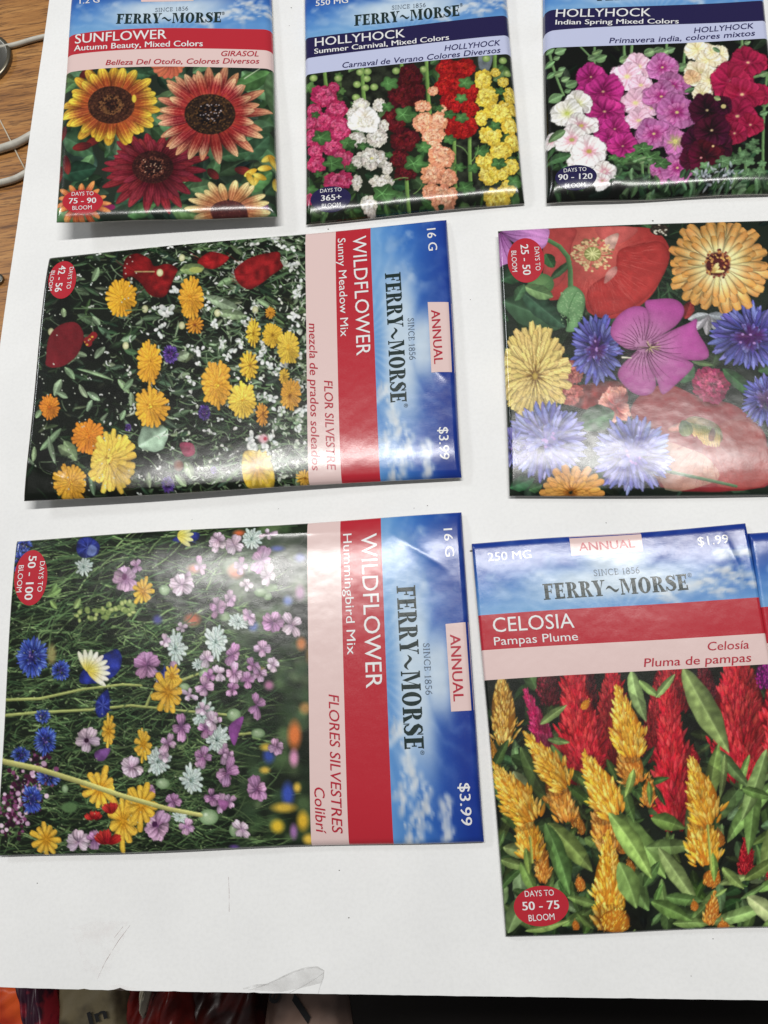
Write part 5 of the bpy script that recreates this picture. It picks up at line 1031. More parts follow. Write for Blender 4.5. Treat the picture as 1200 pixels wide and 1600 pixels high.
    def tab(s, corners, fr, body, material, imat):
        ox, oy, z = fr; Q = np.array(corners, float) / z + np.array([ox, oy]); u, v = s.uv(Q[:, 0], Q[:, 1]); v[:2] = .002
        g = np.linspace(0, 1, 16); h = np.linspace(0, 1, 8); GU, GV = np.meshgrid(g, h)
        U = (u[0] * (1 - GU) + u[1] * GU) * (1 - GV) + (u[3] * (1 - GU) + u[2] * GU) * GV; V = (v[0] * (1 - GU) + v[1] * GU) * (1 - GV) + (v[3] * (1 - GU) + v[2] * GU) * GV
        o = mesh_obj('season_tab', s.at(U, V, .00006).reshape(-1, 3), grid_faces(8, 16), material, s.root)
        if body: s.text('tab_lettering', body[0], body[1], body[2], body[3], imat, fr, bold=.016, off=.00013, parent=o)
        return o
    def build(s, art, b1, b2, b3, warm, step=.00026):
        """b1..b3: borders header/title, title/subtitle, subtitle/photo as polynomials of u"""
        z0, z1 = np.poly1d([0.0]), np.poly1d([1.0]); b1, b2, b3 = (np.poly1d(b) for b in (b1, b2, b3))
        hb = max(1e-3, float(b1(.5)))
        def sky(U, V): return SKY.sample(np.clip(U, 0, 1) * 617, np.clip(V / hb, 0, 1) * 237)
        def photo(U, V):
            P = s.base(U, V).copy(); P[..., 2] += s.T * .8; x, y = project(P); return art.sample(x, y)
        s.panel('sky_header', z0, b1, .0006, sky, M_PRINT)
        s.panel('title_band', b1, b2, .0007, None, M_REDF if warm else M_NAVYF); s.panel('subtitle_band', b2, b3, .0007, None, M_PINK if warm else M_LAV)
        s.panel('photo_panel', b3, z1, step, photo, M_PRINT); s.back(); return s
    def logo(s, p0, p1, cap, sp0, sp1, scap, fr, reg=None):
        s.text('logo_lettering', '', p0, p1, cap, M_LOGO, fr, glyph=LOGO); s.text('since_lettering', '', sp0, sp1, scap, M_GREY, fr, glyph=SINCE)
        if reg: s.text('trademark_sign', '®', reg[0], reg[1], reg[2], M_LOGO, fr)

SMALL = 1.344                                          # height / width of the small packets
def hidden_top(BL, BR, lpt, rpt, z=.0004):
    """upper corners of a packet cut by the frame, from its lower corners and one point of each side"""
    p = unproj(np.array([BL[0], BR[0], lpt[0], rpt[0]]), np.array([BL[1], BR[1], lpt[1], rpt[1]]), z); w = np.linalg.norm(p[1] - p[0])
    d = p[2] - p[0]; d /= np.linalg.norm(d); e = p[3] - p[1]; e /= np.linalg.norm(e); d = d + e; d /= np.linalg.norm(d)
    t = [p[0] + d * w * SMALL, p[1] + d * w * SMALL]; return [tuple(float(q) for q in project(x)) for x in t]
# ---------------------------------------------------------------- the board, the table and what lies round it
BZ = 0.0; BT = 0.005; TZ = -0.0098
M_BOARD = mat('white_card', (226, 226, 222), .5, .25); nt, b = nodes(M_BOARD)
n1 = noise(nt, 26, 4, .6); n2 = noise(nt, 900, 2, .6)
r1 = ramp(nt, n1.outputs[0], [(.3, (.730, .732, .728)), (.62, (.778, .780, .774))]); r2 = ramp(nt, n2.outputs[0], [(.25, (.955, .955, .955)), (.6, (1, 1, 1))])
nt.links.new(mixc(nt, 1.0, r1.outputs[0], r2.outputs[0], 'MULTIPLY'), b.inputs['Base Color']); bump(nt, b, n2.outputs[0], .08, .0002)
M_BEDGE = mat('card_edge', (196, 190, 180), .8, .2, gain=.8)
def board():
    # outline: left edge, slightly rounded corner, worn lower edge; far and right edges outside the frame
    L0, L1 = unproj(77, 0), unproj(0, 540); d = (L1 - L0) / np.linalg.norm(L1 - L0)
    B0, B1 = unproj(0, 1546), unproj(1200, 1563); e = (B1 - B0) / np.linalg.norm(B1 - B0)
    A = np.array([d[:2], -e[:2]]).T; k = np.linalg.solve(A, (B0 - L0)[:2]); corner = L0 + d * k[0]
    rs = np.random.RandomState(3); pts = []
    far = L0 - d * .17; W = .46
    for t in np.linspace(0, 1, 60): pts.append(far + (corner - d * .004 - far) * t + np.array([-d[1], d[0], 0]) * .0001 * math.sin(t * 40))
    for a in np.linspace(0, 1, 9)[1:-1]: pts.append((1 - a) ** 2 * (corner - d * .004) + 2 * a * (1 - a) * corner + a * a * (corner + e * .004))
    N = 260; up = -d
    for i in range(N + 1):
        t = .004 + i / N * W; p = corner + e * t; x = project(p)[0]
        j = rs.normal(0, .00002)
        for (cx, w, dep) in [(187, 8, .0007), (130, 3, .0003), (394, 4, .0002), (272, 4, .00015), (985, 6, .0001)]: j += dep * math.exp(-((x - cx) / w) ** 2)
        j += .0006 * math.exp(-x / 160.0)
        pts.append(p + up * j)
    far2 = pts[-1] - d * (k[0] + .17)
    pts.append(far2); P = np.array(pts); n = len(P)
    t = P.copy(); t[:, 2] = BZ; q = P.copy(); q[:, 2] = BZ - BT; c = P.mean(0); q2 = t.copy(); ins = (c - t) * np.array([1, 1, 0]); ins /= np.linalg.norm(ins, axis=1)[:, None]
    root = tag(empty('white_board', (c[0], c[1], BZ - BT)), 'large white card board with a scuffed lower edge, under all the seed packets', 'board')
    o = mesh_obj('board_face', t, [tuple(range(n))], M_BOARD, root, smooth=False)
    F = [(k_, n + k_, n + (k_ + 1) % n, (k_ + 1) % n) for k_ in range(n)] + [tuple(range(n, 2 * n))[::-1]]
    t2 = t.copy(); t2[:, 2] -= .00002
    mesh_obj('board_edge', np.concatenate([t2, q]), F, M_BEDGE, root, smooth=False)
    return root, corner, d, e
BOARD, BCOR, BD, BE = board()

def stain_mat(name, col, alpha, scale, lo, hi):
    m = mat(name, col, .7, .2); nt, b = nodes(m); n = noise(nt, scale, 5, .65); r = nt.nodes.new('ShaderNodeMapRange'); r.inputs[1].default_value = lo; r.inputs[2].default_value = hi; r.inputs[3].default_value = 0; r.inputs[4].default_value = alpha
    nt.links.new(n.outputs[0], r.inputs[0]); nt.links.new(r.outputs[0], b.inputs['Alpha']); return m
M_SMUDGE = stain_mat('grey_smudge', (184, 182, 180), .4, 160, .2, .8); M_LINE = stain_mat('grey_outline', (178, 176, 174), .4, 300, .3, .7); M_PINKSCR = stain_mat('pinkish_scuff', (216, 198, 194), .16, 120, .45, .8); M_SCR = stain_mat('thin_scratch', (150, 122, 118), .6, 500, .35, .6)
def mark(name, pts, m, z=.00003):
    P = unproj(np.array([p[0] for p in pts], float), np.array([p[1] for p in pts], float), BZ + z); F = [tuple(range(len(P)))]
    if np.cross(P[1] - P[0], P[2] - P[0])[2] < 0: F = [F[0][::-1]]
    return mesh_obj(name, P, F, m, BOARD, smooth=False)
def scratch(name, pts, w, m, z=.00004):
    P = unproj(np.array([p[0] for p in pts], float), np.array([p[1] for p in pts], float), BZ + z); V, F = [], []
    for i in range(len(P)):
        t = P[min(i + 1, len(P) - 1)] - P[max(i - 1, 0)]; t /= np.linalg.norm(t); n = np.array([-t[1], t[0], 0]); k = w * (.4 + .6 * math.sin(math.pi * (i + .5) / len(P))); V += [P[i] + n * k, P[i] - n * k]
    for i in range(len(P) - 1): F.append((2 * i, 2 * i + 1, 2 * i + 3, 2 * i + 2))
    return mesh_obj(name, np.array(V), F, m, BOARD, smooth=False)
mark('smudge', [(388, 1547), (408, 1541), (432, 1531), (455, 1520), (478, 1512), (496, 1511), (507, 1516), (506, 1526), (502, 1536), (470, 1544), (440, 1550)], M_SMUDGE)
scratch('smudge_outline', [(388, 1547), (408, 1541), (432, 1531), (455, 1520), (478, 1512), (496, 1511), (506, 1517), (505, 1528), (500, 1542), (497, 1553)], .00022, M_LINE)
scratch('smudge_outline', [(452, 1552), (475, 1540), (495, 1528), (506, 1520)], .00014, M_LINE, .00005); scratch('smudge_outline', [(380, 1545), (400, 1540), (420, 1538)], .0003, M_LINE, .00006)
scratch('scratch', [(357, 1370), (358, 1392), (358, 1425)], .00008, M_SCR); scratch('scratch', [(203, 1446), (185, 1470), (165, 1502), (152, 1530)], .00008, M_SCR); scratch('scratch', [(192, 1448), (178, 1466)], .00007, M_SCR)
mark('scuff', [(110, 1450), (150, 1438), (200, 1440), (190, 1480), (165, 1530), (140, 1543), (128, 1500)], M_PINKSCR); mark('scuff', [(150, 1542), (185, 1538), (215, 1545), (190, 1548)], M_PINKSCR)
M_SPECK = mat('grey_speck', (110, 108, 104), .8, .2)
rs = np.random.RandomState(8)
SPK = [(513, 358), (736, 860), (647, 794), (947, 817), (1114, 1467), (58, 1380), (545, 1434), (530, 1360), (620, 483), (455, 12), (452, 40), (735, 468), (435, 795), (622, 482), (1080, 1525), (300, 812), (668, 790), (1020, 345)]
for (x, y) in SPK:
    r = rs.uniform(.5, 1.15); a = rs.rand() * 6; mark('speck', [(x + r * math.cos(a + q) * (1.5 if q % 2 else .8), y + r * math.sin(a + q)) for q in (0, 1.3, 2.6, 3.9, 5.2)], M_SPECK, .00005)
scratch('tick_mark', [(734, 861), (741, 861)], .0003, mat('black_tick', (40, 40, 40)))

# oak table: grain runs along the board's lower edge
M_OAK = mat('oak_wood', (150, 100, 60), .45, .4); nt, b = nodes(M_OAK)
tc = nt.nodes.new('ShaderNodeTexCoord'); mp_ = nt.nodes.new('ShaderNodeMapping'); mp_.inputs['Rotation'].default_value = (0, 0, -math.atan2(BE[1], BE[0]) + R_(-4)); nt.links.new(tc.outputs['Object'], mp_.inputs[0])
def sc(v): m_ = nt.nodes.new('ShaderNodeMapping'); m_.inputs['Scale'].default_value = v; nt.links.new(mp_.outputs[0], m_.inputs[0]); return m_.outputs[0]
wv = noise(nt, 1, 5, .6, vec=sc((16, 190, 1))); fi = noise(nt, 1, 4, .7, vec=sc((70, 1500, 1))); po = noise(nt, 1, 4, .65, vec=sc((75, 900, 1)))
c1 = ramp(nt, wv.outputs[0], [(.3, (.22, .090, .022)), (.5, (.38, .172, .046)), (.72, (.48, .243, .074))]); c2 = ramp(nt, fi.outputs[0], [(.3, (.62, .58, .54)), (.6, (1, 1, 1))]); c3 = ramp(nt, po.outputs[0], [(.40, (.22, .17, .13)), (.49, (1, 1, 1))])
nt.links.new(mixc(nt, .75, mixc(nt, 1.0, c1.outputs[0], c2.outputs[0], 'MULTIPLY'), c3.outputs[0], 'MULTIPLY'), b.inputs['Base Color']); bump(nt, b, po.outputs[0], .25, .0004)
def slab(name, pts, z, t, m, parent=None):
    P = np.array(pts, float); n = len(P); a = np.c_[P[:, :2], np.full(n, z)]; c = np.c_[P[:, :2], np.full(n, z - t)]
    F = [tuple(range(n)), tuple(range(n, 2 * n))[::-1]] + [(k, n + k, n + (k + 1) % n, (k + 1) % n) for k in range(n)]
    if np.cross(P[1] - P[0], P[2] - P[1])[2] < 0: F = [f[::-1] for f in F]
    return mesh_obj(name, np.concatenate([a, c]), F, m, parent, smooth=False)
nrm = -BD
q = [BCOR - BE * .30 + nrm * .02, BCOR + BE * .70 + nrm * .02, BCOR + BE * .70 + nrm * .62, BCOR - BE * .30 + nrm * .62]
tag(slab('table_top', q, TZ, .02, M_OAK), kind='structure')
M_FLOOR = mat('dark_floor', (26, 22, 20), .8, .2)
tag(slab('floor', [BCOR - BE * .9 - nrm * .9, BCOR + BE * 1.3 - nrm * .9, BCOR + BE * 1.3 + nrm * 1.2, BCOR - BE * .9 + nrm * 1.2], -.42, .02, M_FLOOR), kind='structure')

# cables under the board, a pale thread and two metal discs on the wood
M_CABLE = mat('white_cable_jacket', (196, 190, 176), .45, .4, gain=.9); nt, b = nodes(M_CABLE); n = noise(nt, 200, 4, .6); r = ramp(nt, n.outputs[0], [(.3, (.36, .34, .29)), (.6, (.50, .48, .42))]); nt.links.new(r.outputs[0], b.inputs['Base Color'])
def cable(px, rad, label):
    P = unproj(np.array([p[0] for p in px], float), np.array([p[1] for p in px], float), TZ + rad)
    t = np.linspace(0, 1, len(P)); tt = np.linspace(0, 1, 40); Q = np.stack([np.interp(tt, t, P[:, k]) for k in range(3)], 1)
    for _ in range(6): Q[1:-1] = (Q[:-2] + 2 * Q[1:-1] + Q[2:]) / 4
    return tag(tube('cable', Q, rad, M_CABLE), label, 'cable', 'white cables running under the board')
cable([(-90, 84), (-40, 80), (0, 75), (25, 70), (50, 62), (75, 56), (120, 50)], .00105, 'thin white cable beside the large dark disc, topmost of the three running under the board')
cable([(-90, 250), (-40, 243), (0, 233), (25, 225), (45, 214), (60, 205), (90, 196), (120, 190)], .0016, 'thickest white cable, middle of the three running under the board')
cable([(-90, 304), (-40, 296), (0, 286), (25, 280), (45, 268), (60, 258), (90, 245), (120, 238)], .00135, 'white cable nearest the small disc, lowest of the three running under the board')
M_STEEL = mat('dark_metal', (86, 84, 78), .35, .5); nodes(M_STEEL)[1].inputs['Metallic'].default_value = .8
M_RIM = mat('worn_metal_rim', (120, 114, 100), .3, .5); nodes(M_RIM)[1].inputs['Metallic'].default_value = .85
def disc(c, r, hgt, label, cat, ringed=True):
    root = tag(empty('metal_disc', (c[0], c[1], TZ)), label, cat); n = 64
    prof = [(r, 0), (r, hgt * .75), (r * .97, hgt), (r * .90, hgt)] ; V, F = [], []
    for (rr, z) in prof:
        for k in range(n): a = 2 * math.pi * k / n; V.append((c[0] + rr * math.cos(a), c[1] + rr * math.sin(a), TZ + z))
    for i in range(len(prof) - 1): F += [(i * n + k, i * n + (k + 1) % n, (i + 1) * n + (k + 1) % n, (i + 1) * n + k) for k in range(n)]
    mesh_obj('rim', np.array(V), F, M_RIM, root)
    V2, F2 = [], []
    for (rr, z) in [(r * .899, hgt * .995), (r * .85, hgt * .9), (r * .5, hgt * .88)]:
        for k in range(n): a = 2 * math.pi * k / n; V2.append((c[0] + rr * math.cos(a), c[1] + rr * math.sin(a), TZ + z))
    for i in range(2): F2 += [(i * n + k, i * n + (k + 1) % n, (i + 1) * n + (k + 1) % n, (i + 1) * n + k) for k in range(n)]
    F2.append(tuple(2 * n + k for k in range(n))); mesh_obj('disc_face', np.array(V2), F2, M_STEEL, root)
c = unproj(-28, 98, TZ); disc(c, np.linalg.norm(unproj(18, 100, TZ) - c), .002, 'large dark metal disc with a worn rim, half out of frame on the oak table', 'disc')
c = unproj(-2, 438, TZ); disc(c, np.linalg.norm(unproj(7, 438, TZ) - c), .0012, 'small dull metal disc on the oak table, beside the left board edge', 'disc')
M_THREAD = mat('pale_thread', (206, 196, 176), .6, .3); nodes(M_THREAD)[1].inputs['Alpha'].default_value = .7
P = unproj(np.array([-10., 0, 10, 20, 30, 40]), np.array([176., 188, 207, 227, 247, 266]), TZ + .0003); tag(tube('thread', P, .0003, M_THREAD, seg=8), 'short pale thread lying on the oak table between two cables', 'thread')

# things lying in the dark below the near edge of the table
FZ = -.24
def crumple(name, px, z, m, label, cat, amp, seed, n=26):
    """a soft closed body over a quad of photo points"""
    c = unproj(np.array([p[0] for p in px], float), np.array([p[1] for p in px], float), z); rs = np.random.RandomState(seed)
    g = np.linspace(0, 1, n); U, V = np.meshgrid(g, g); u, v = U[..., None], V[..., None]
    P = (c[0] * (1 - u) + c[1] * u) * (1 - v) + (c[3] * (1 - u) + c[2] * u) * v
    h = np.zeros_like(U)
    for k in range(9): f = rs.uniform(2, 16, 2); h += amp * rs.uniform(.2, 1) / (1 + k * .35) * np.abs(np.sin(f[0] * U + f[1] * V + rs.rand() * 6)) ** 1.0
    e = np.minimum(1, 7 * np.minimum(np.minimum(U, 1 - U), np.minimum(V, 1 - V))); P[..., 2] += h * e * .5 - amp * (1 - e) * 2
    Q = P.copy(); Q[..., 2] = np.minimum(P[..., 2] - .004, z - amp * 2.2); f = grid_faces(n, n)
    per = [i for i in range(n)] + [i * n + n - 1 for i in range(1, n)] + [n * n - 1 - i for i in range(1, n)] + [(n - 1 - i) * n for i in range(1, n - 1)]
    N = n * n; side = [(per[k], per[(k + 1) % len(per)], N + per[(k + 1) % len(per)], N + per[k]) for k in range(len(per))]
    F = [tuple(map(int, q)) for q in f] + [tuple(map(int, q + N))[::-1] for q in f] + side
    o = mesh_obj(name, np.concatenate([P.reshape(-1, 3), Q.reshape(-1, 3)]), F, m); bm = bmesh.new(); bm.from_mesh(o.data); bmesh.ops.recalc_face_normals(bm, faces=bm.faces[:]); bm.to_mesh(o.data); bm.free()
    return tag(o, label, cat), P
def bagmat(name, a, b_, sc_, rough=.4):
    m = mat(name, a, rough, .4); nt, b = nodes(m); n = noise(nt, sc_, 3, .6); la, lb = lin(np.array(a) / 255.), lin(np.array(b_) / 255.); r = ramp(nt, n.outputs[0], [(.42, tuple(la)), (.58, tuple(lb))]); nt.links.new(r.outputs[0], b.inputs['Base Color']); return m
crumple('plastic_bag', [(-60, 1520), (110, 1520), (130, 1660), (-60, 1660)], FZ, bagmat('orange_plastic', (200, 78, 26), (160, 44, 18), 30), 'crumpled orange plastic bag in the dark below the board corner', 'bag', .012, 1)
crumple('wrapper_strip', [(18, 1505), (62, 1510), (88, 1660), (50, 1650)], FZ + .016, bagmat('crimson_plastic', (150, 34, 48), (50, 18, 36), 70), 'crimson and dark printed wrapper strip lying across the orange bag', 'wrapper', .006, 2)
o, Pn = crumple('paper_wrapper', [(78, 1500), (200, 1500), (196, 1670), (84, 1670)], FZ + .008, bagmat('dull_paper', (104, 94, 70), (64, 56, 42), 40, .6), 'dull grey printed paper wrapper with black letters, beside the orange bag', 'wrapper', .005, 3)
crumple('plastic_bag', [(196, 1500), (290, 1500), (296, 1670), (196, 1670)], FZ + .004, bagmat('red_plastic', (120, 24, 14), (80, 14, 10), 30), 'bright red plastic bag in the dark beside the grey wrapper', 'bag', .010, 4)
crumple('paper_scrap', [(218, 1512), (246, 1508), (232, 1540), (216, 1600)], FZ + .030, bagmat('pale_scrap', (170, 164, 146), (110, 104, 96), 60, .6), 'torn pale paper scrap on the red bag', 'paper', .003, 5)
crumple('plastic_bag', [(286, 1500), (420, 1500), (420, 1680), (290, 1680)], FZ - .02, bagmat('maroon_plastic', (78, 20, 14), (36, 12, 10), 30), 'dark maroon plastic bag between the red bag and the leaflet', 'bag', .010, 6)
o2, P2 = crumple('leaflet', [(424, 1500), (532, 1500), (560, 1680), (400, 1680)], FZ - .01, bagmat('brownish_leaflet', (124, 100, 88), (84, 66, 58), 24, .6), 'dim brownish leaflet with dark letters in the shadow below the board', 'leaflet', .003, 7)
M_BLK = mat('black_print', (20, 20, 22), .6, .3)
def flat_text(body, p0, p1, cap, z, m, parent, bold=.02):
    V, F = glyph_mesh(body, bold); A, B = unproj(*p0, z), unproj(*p1, z); d = B - A; L = np.linalg.norm(d); d /= L; n = np.array([-d[1], d[0], 0]); V = V.copy(); V[:, 0] -= V[:, 0].min(); s = L / V[:, 0].max(); h = cap / FPX * (CAM_H - z) / .682
    return mesh_obj('printed_letters', A + V[:, :1] * s * d + V[:, 1:2] * h * n, F, m, parent, smooth=False)
flat_text('In', (140, 1602), (168, 1590), 16, FZ + .0145, M_BLK, o); flat_text('e', (432, 1571), (440, 1551), 22, FZ - .0055, M_BLK, o2); flat_text('/', (480, 1600), (492, 1568), 30, FZ - .0055, M_BLK, o2)
# ---------------------------------------------------------------- the eight seed packets
Z1 = (0, 0, 2.6087); BL, BR = (90, 348), (433, 341)
tl, tr = hidden_top(BL, BR, (113, 0), (424, 0))
p = Packet('seed packet with printed red and yellow sunflowers, lower edge lifted off the board', [tl, tr, BR, BL], (.2, .2, 3.5, 7.5), 1.6,
           bumps=[], roll=(.05, .04, .02, .05), seed=1, crown=(.5, .4))
p.build(art_sunflower(), p.bound([(x / 2.6087, y / 2.6087) for x, y in [(283, 157), (340, 143), (400, 137), (550, 130), (700, 127), (900, 126), (1107, 128)]]),
        p.bound([(x / 2.6087, y / 2.6087) for x, y in [(278, 236), (309, 230), (400, 221), (571, 213.5), (700, 210), (831, 208.5), (1107, 213)]]),
        p.bound([(x / 2.6087, y / 2.6087) for x, y in [(273, 305), (340, 296), (400, 291), (550, 286), (700, 284), (900, 284), (1110, 287)]]), True)
p.text('weight_lettering', '1.2 G', (330, 26), (411, 21), 22, M_WHITE, Z1, bold=.01); p.text('price_lettering', '$1.58', (957, 9), (1050, 7), 22, M_WHITE, Z1, bold=.01)
p.tab([(577, -45), (790, -48), (793, 15), (580, 18)], Z1, ('ANNUAL', (605, 9), (770, 6), 24), M_PINK, M_RED)
p.logo((478, 108), (905, 103), 41, (637, 60), (771, 54), 16, Z1, ((908, 73), (920, 73), 12))
p.text('title_lettering', 'SUNFLOWER', (311, 188), (684, 170), 37, M_WHITE, Z1, bold=.008, sag=3); p.text('variety_lettering', 'Autumn Beauty, Mixed Colors', (307, 218), (831, 201), 23, M_WHITE, Z1, bold=.014, sag=4)
p.text('subtitle_lettering', 'GIRASOL', (903, 240), (1056, 239), 21, M_RED, Z1, italic=.2, bold=.01); p.text('subtitle_lettering', 'Belleza Del Otoño, Colores Diversos', (437, 277), (1057, 268), 21, M_RED, Z1, italic=.2, bold=.01)
p.badge((342, 829), 83, 46, Z1, [('DAYS TO', (298, 806), (387, 804), 15, 0), ('75 - 90', (286, 837), (397, 835), 21, .02), ('BLOOM', (300, 862), (379, 859), 15, 0)], M_REDF)

Z2 = (440, 0, 3.0); BL, BR = (478, 351), (820, 318); tl, tr = hidden_top(BL, BR, (479, 0), (789, 0))
p = Packet('navy banded seed packet with ruffled hollyhocks in rose, white, apricot and yellow', [tl, tr, BR, BL], (.1, .1, .6, .6), 2.6, bumps=[(.3, .97, .4, 9, 3, 0), (.7, .97, .35, 14, 3, 0)], roll=(.03, .035, .02, .075), seed=2, crown=(.3, .6))
q = lambda L, z=3.0, ox=440, oy=0: p.bound([(x / z + ox, y / z + oy) for x, y in L])
p.build(art_hollyhock_double(), q([(115, 193), (250, 178), (400, 160), (700, 125), (1055, 85)]), q([(113, 288), (250, 270), (450, 246), (783, 206), (1063, 177)]), q([(112, 364), (250, 347), (450, 325), (810, 287), (1070, 264)]), False)
p.text('weight_lettering', '550 MG', (163, 44), (314, 29), 26, M_WHITE, Z2, bold=.01); p.tab([(437, -78), (590, -90), (597, -8), (440, 6)], Z2, None, M_LAV, M_NAVY)
p.logo((343, 138), (834, 90), 50, (518, 62), (676, 49), 19, Z2, ((836, 48), (850, 46), 14))
p.text('title_lettering', 'HOLLYHOCK', (160, 234), (580, 190), 38, M_WHITE, Z2, bold=.006); p.text('variety_lettering', 'Summer Carnival, Mixed Colors', (157, 268), (785, 201), 23, M_WHITE, Z2, bold=.016)
p.text('subtitle_lettering', 'HOLLYHOCK', (764, 253), (1022, 226), 25, M_NAVY, Z2, italic=.2, bold=.008); p.text('subtitle_lettering', 'Carnaval de Verano Colores Diversos', (285, 334), (1023, 260), 25, M_NAVY, Z2, italic=.2, bold=.008)
p.badge((233, 942), 95, 56, Z2, [('DAYS TO', (184, 916), (284, 908), 17, 0), ('365+', (188, 953), (282, 947), 25, .02), ('BLOOM', (191, 984), (279, 977), 18, 0)], M_NAVYF, rot=-5)

Z3 = (820, 0, 3.158); BL, BR = (853, 319), (1222, 303); tl, tr = hidden_top(BL, BR, (849, 0), (1189, 0))
p = Packet('navy banded seed packet with open hollyhocks in white, magenta, crimson and maroon', [tl, tr, BR, BL], (.1, .1, .5, .8), 2.8, bumps=[(.28, .93, .5, 4, 7, 10), (.7, .97, .35, 18, 3, 0)], creases=[(.27, .86, .285, 1.0, -.35, 1.2)], roll=(.05, .03, .02, .075), seed=3, crown=(.4, .6))
q = lambda L, z=3.158, ox=820, oy=0: p.bound([(x / z + ox, y / z + oy) for x, y in L])
p.build(art_hollyhock_single(), q([(96, 70), (135, 61), (250, 58), (359, 57), (639, 50), (900, 34), (1144, 20)]), q([(96, 172), (172, 160), (312, 151), (453, 150), (733, 140), (950, 128), (1162, 118)]), q([(96, 254), (172, 246), (312, 244), (453, 243), (779, 229), (1181, 203)]), False)
p.logo((352, 22), (900, 6), 54, (548, -66), (724, -74), 20, Z3)
p.text('title_lettering', 'HOLLYHOCK', (150, 101), (616, 99), 39, M_WHITE, Z3, bold=.006); p.text('variety_lettering', 'Indian Spring Mixed Colors', (149, 138), (753, 135), 23, M_WHITE, Z3, bold=.016)
p.text('subtitle_lettering', 'HOLLYHOCK', (829, 182), (1121, 156), 26, M_NAVY, Z3, italic=.2, bold=.008); p.text('subtitle_lettering', 'Primavera india, colores mixtos', (413, 230), (1127, 191), 26, M_NAVY, Z3, sag=-8, italic=.2, bold=.008)
p.badge((250, 886), 102, 57, Z3, [('DAYS TO', (190, 865), (301, 858), 18, 0), ('90 - 120', (163, 901), (330, 896), 26, .02), ('BLOOM', (197, 937), (297, 931), 19, 0)], M_NAVYF, rot=-3)

Z4, Z4b = (440, 330, 3.403), (20, 340, 2.5)
p = Packet('wide sideways seed packet printed with orange calendulas and red poppies in a meadow', [(698, 345), (722, 746), (38, 784), (78, 404)], (.3, 1.3, 4.5, 1.0), 0.9,
           bumps=[(.86, .42, .09, 5, 9, 0), (.84, .66, .07, 5, 14, 0), (.62, .05, .25, 7, 5, 30), (.9, .02, .25, 6, 6, 30), (.86, .22, .06, 6, 8, 0)],
           creases=[(.58, .06, .66, .02, .25, 1.0), (.93, .90, .86, 1.0, .4, 1.5), (.2, .97, .05, .9, .3, 1.5)], roll=(.02, .025, .015, .012), seed=4, crown=(1.45, .3))
q = lambda L, z=3.403, ox=440, oy=330: p.bound([(x / z + ox, y / z + oy) for x, y in L])
p.build(art_meadow(), q([(474, 92), (485, 400), (500, 800), (513, 1120), (525, 1420)]), q([(290, 112), (294, 400), (301, 750), (310, 1100), (320, 1435)]), q([(130, 132), (134, 400), (139, 800), (143, 1120), (147, 1445)]), True)
p.text('weight_lettering', '16 G', (773, 105), (783, 226), 46, M_WHITE, Z4, bold=.01); p.text('price_lettering', '$3.99', (836, 1160), (843, 1328), 50, M_WHITE, Z4, bold=.01)
p.tab([(908, 496), (932, 865), (798, 872), (778, 498)], Z4, ('ANNUAL', (796, 541), (813, 827), 46), M_PINK, M_RED)
p.logo((552, 347), (582, 1030), 84, (672, 584), (681, 804), 33, Z4, ((652, 1036), (653, 1056), 20))
p.text('title_lettering', 'WILDFLOWER', (381, 148), (403, 783), 72, M_WHITE, Z4); p.text('variety_lettering', 'Sunny Meadow Mix', (302, 158), (319, 683), 41, M_WHITE, Z4)
p.text('subtitle_lettering', 'FLOR SILVESTRE', (231, 915), (246, 1378), 45, M_RED, Z4, italic=.2, bold=.006); p.text('subtitle_lettering', 'mezcla de prados soleados', (151, 613), (166, 1383), 43, M_RED, Z4, italic=.2, bold=.006)
p.badge((203, 252), 54, 76, Z4b, [('DAYS TO', (231, 203), (220, 290), 16, 0), ('42 - 56', (190, 197), (174, 302), 27, .02), ('BLOOM', (159, 217), (148, 297), 15, 0)], M_REDF, rot=8)

Z5, Z5b = (440, 780, 2.856), (0, 790, 2.4)
p = Packet('wide sideways seed packet printed with lilac, blue and golden wildflowers among thin stems', [(720, 802), (756, 1314), (-3, 1338), (28, 845)], (.4, .8, 1.2, .3), 0.9,
           bumps=[(.10, .06, .16, 8, 6, -30), (.2, .12, .1, 8, 6, 20), (.13, .45, .07, 5, 10, 0), (.12, .3, .06, 6, 8, 0)], creases=[(.04, .22, .03, .5, .25, 1.0), (.05, .16, .2, .03, .25, 2.0)], roll=(.015, .02, .015, .012), seed=5, crown=(1.55, .2))
q = lambda L, z=2.856, ox=440, oy=780: p.bound([(x / z + ox, y / z + oy) for x, y in L])
p.build(art_hummingbird(), q([(443, 85), (456, 400), (470, 800), (485, 1150), (500, 1535)]), q([(263, 97), (271, 400), (281, 800), (291, 1150), (302, 1540)]), q([(117, 113), (121, 400), (126, 800), (130, 1150), (135, 1543)]), True)
p.text('weight_lettering', '16 G', (723, 137), (733, 262), 38, M_WHITE, Z5, bold=.01); p.text('price_lettering', '$3.99', (792, 1266), (803, 1454), 47, M_WHITE, Z5, bold=.01)
p.tab([(833, 550), (862, 942), (757, 948), (732, 560)], Z5, ('ANNUAL', (752, 607), (768, 902), 45), M_PINK, M_RED)
p.logo((515, 393), (551, 1115), 84, (632, 645), (644, 874), 29, Z5, ((620, 1120), (621, 1140), 17))
p.text('title_lettering', 'WILDFLOWER', (357, 160), (381, 845), 70, M_WHITE, Z5); p.text('variety_lettering', 'Hummingbird Mix', (277, 160), (298, 697), 38, M_WHITE, Z5)
p.text('subtitle_lettering', 'FLORES SILVESTRES', (215, 872), (229, 1482), 45, M_RED, Z5, italic=.2, bold=.006); p.text('subtitle_lettering', 'Colibrí', (151, 1280), (158, 1482), 45, M_RED, Z5, italic=.2, bold=.006)
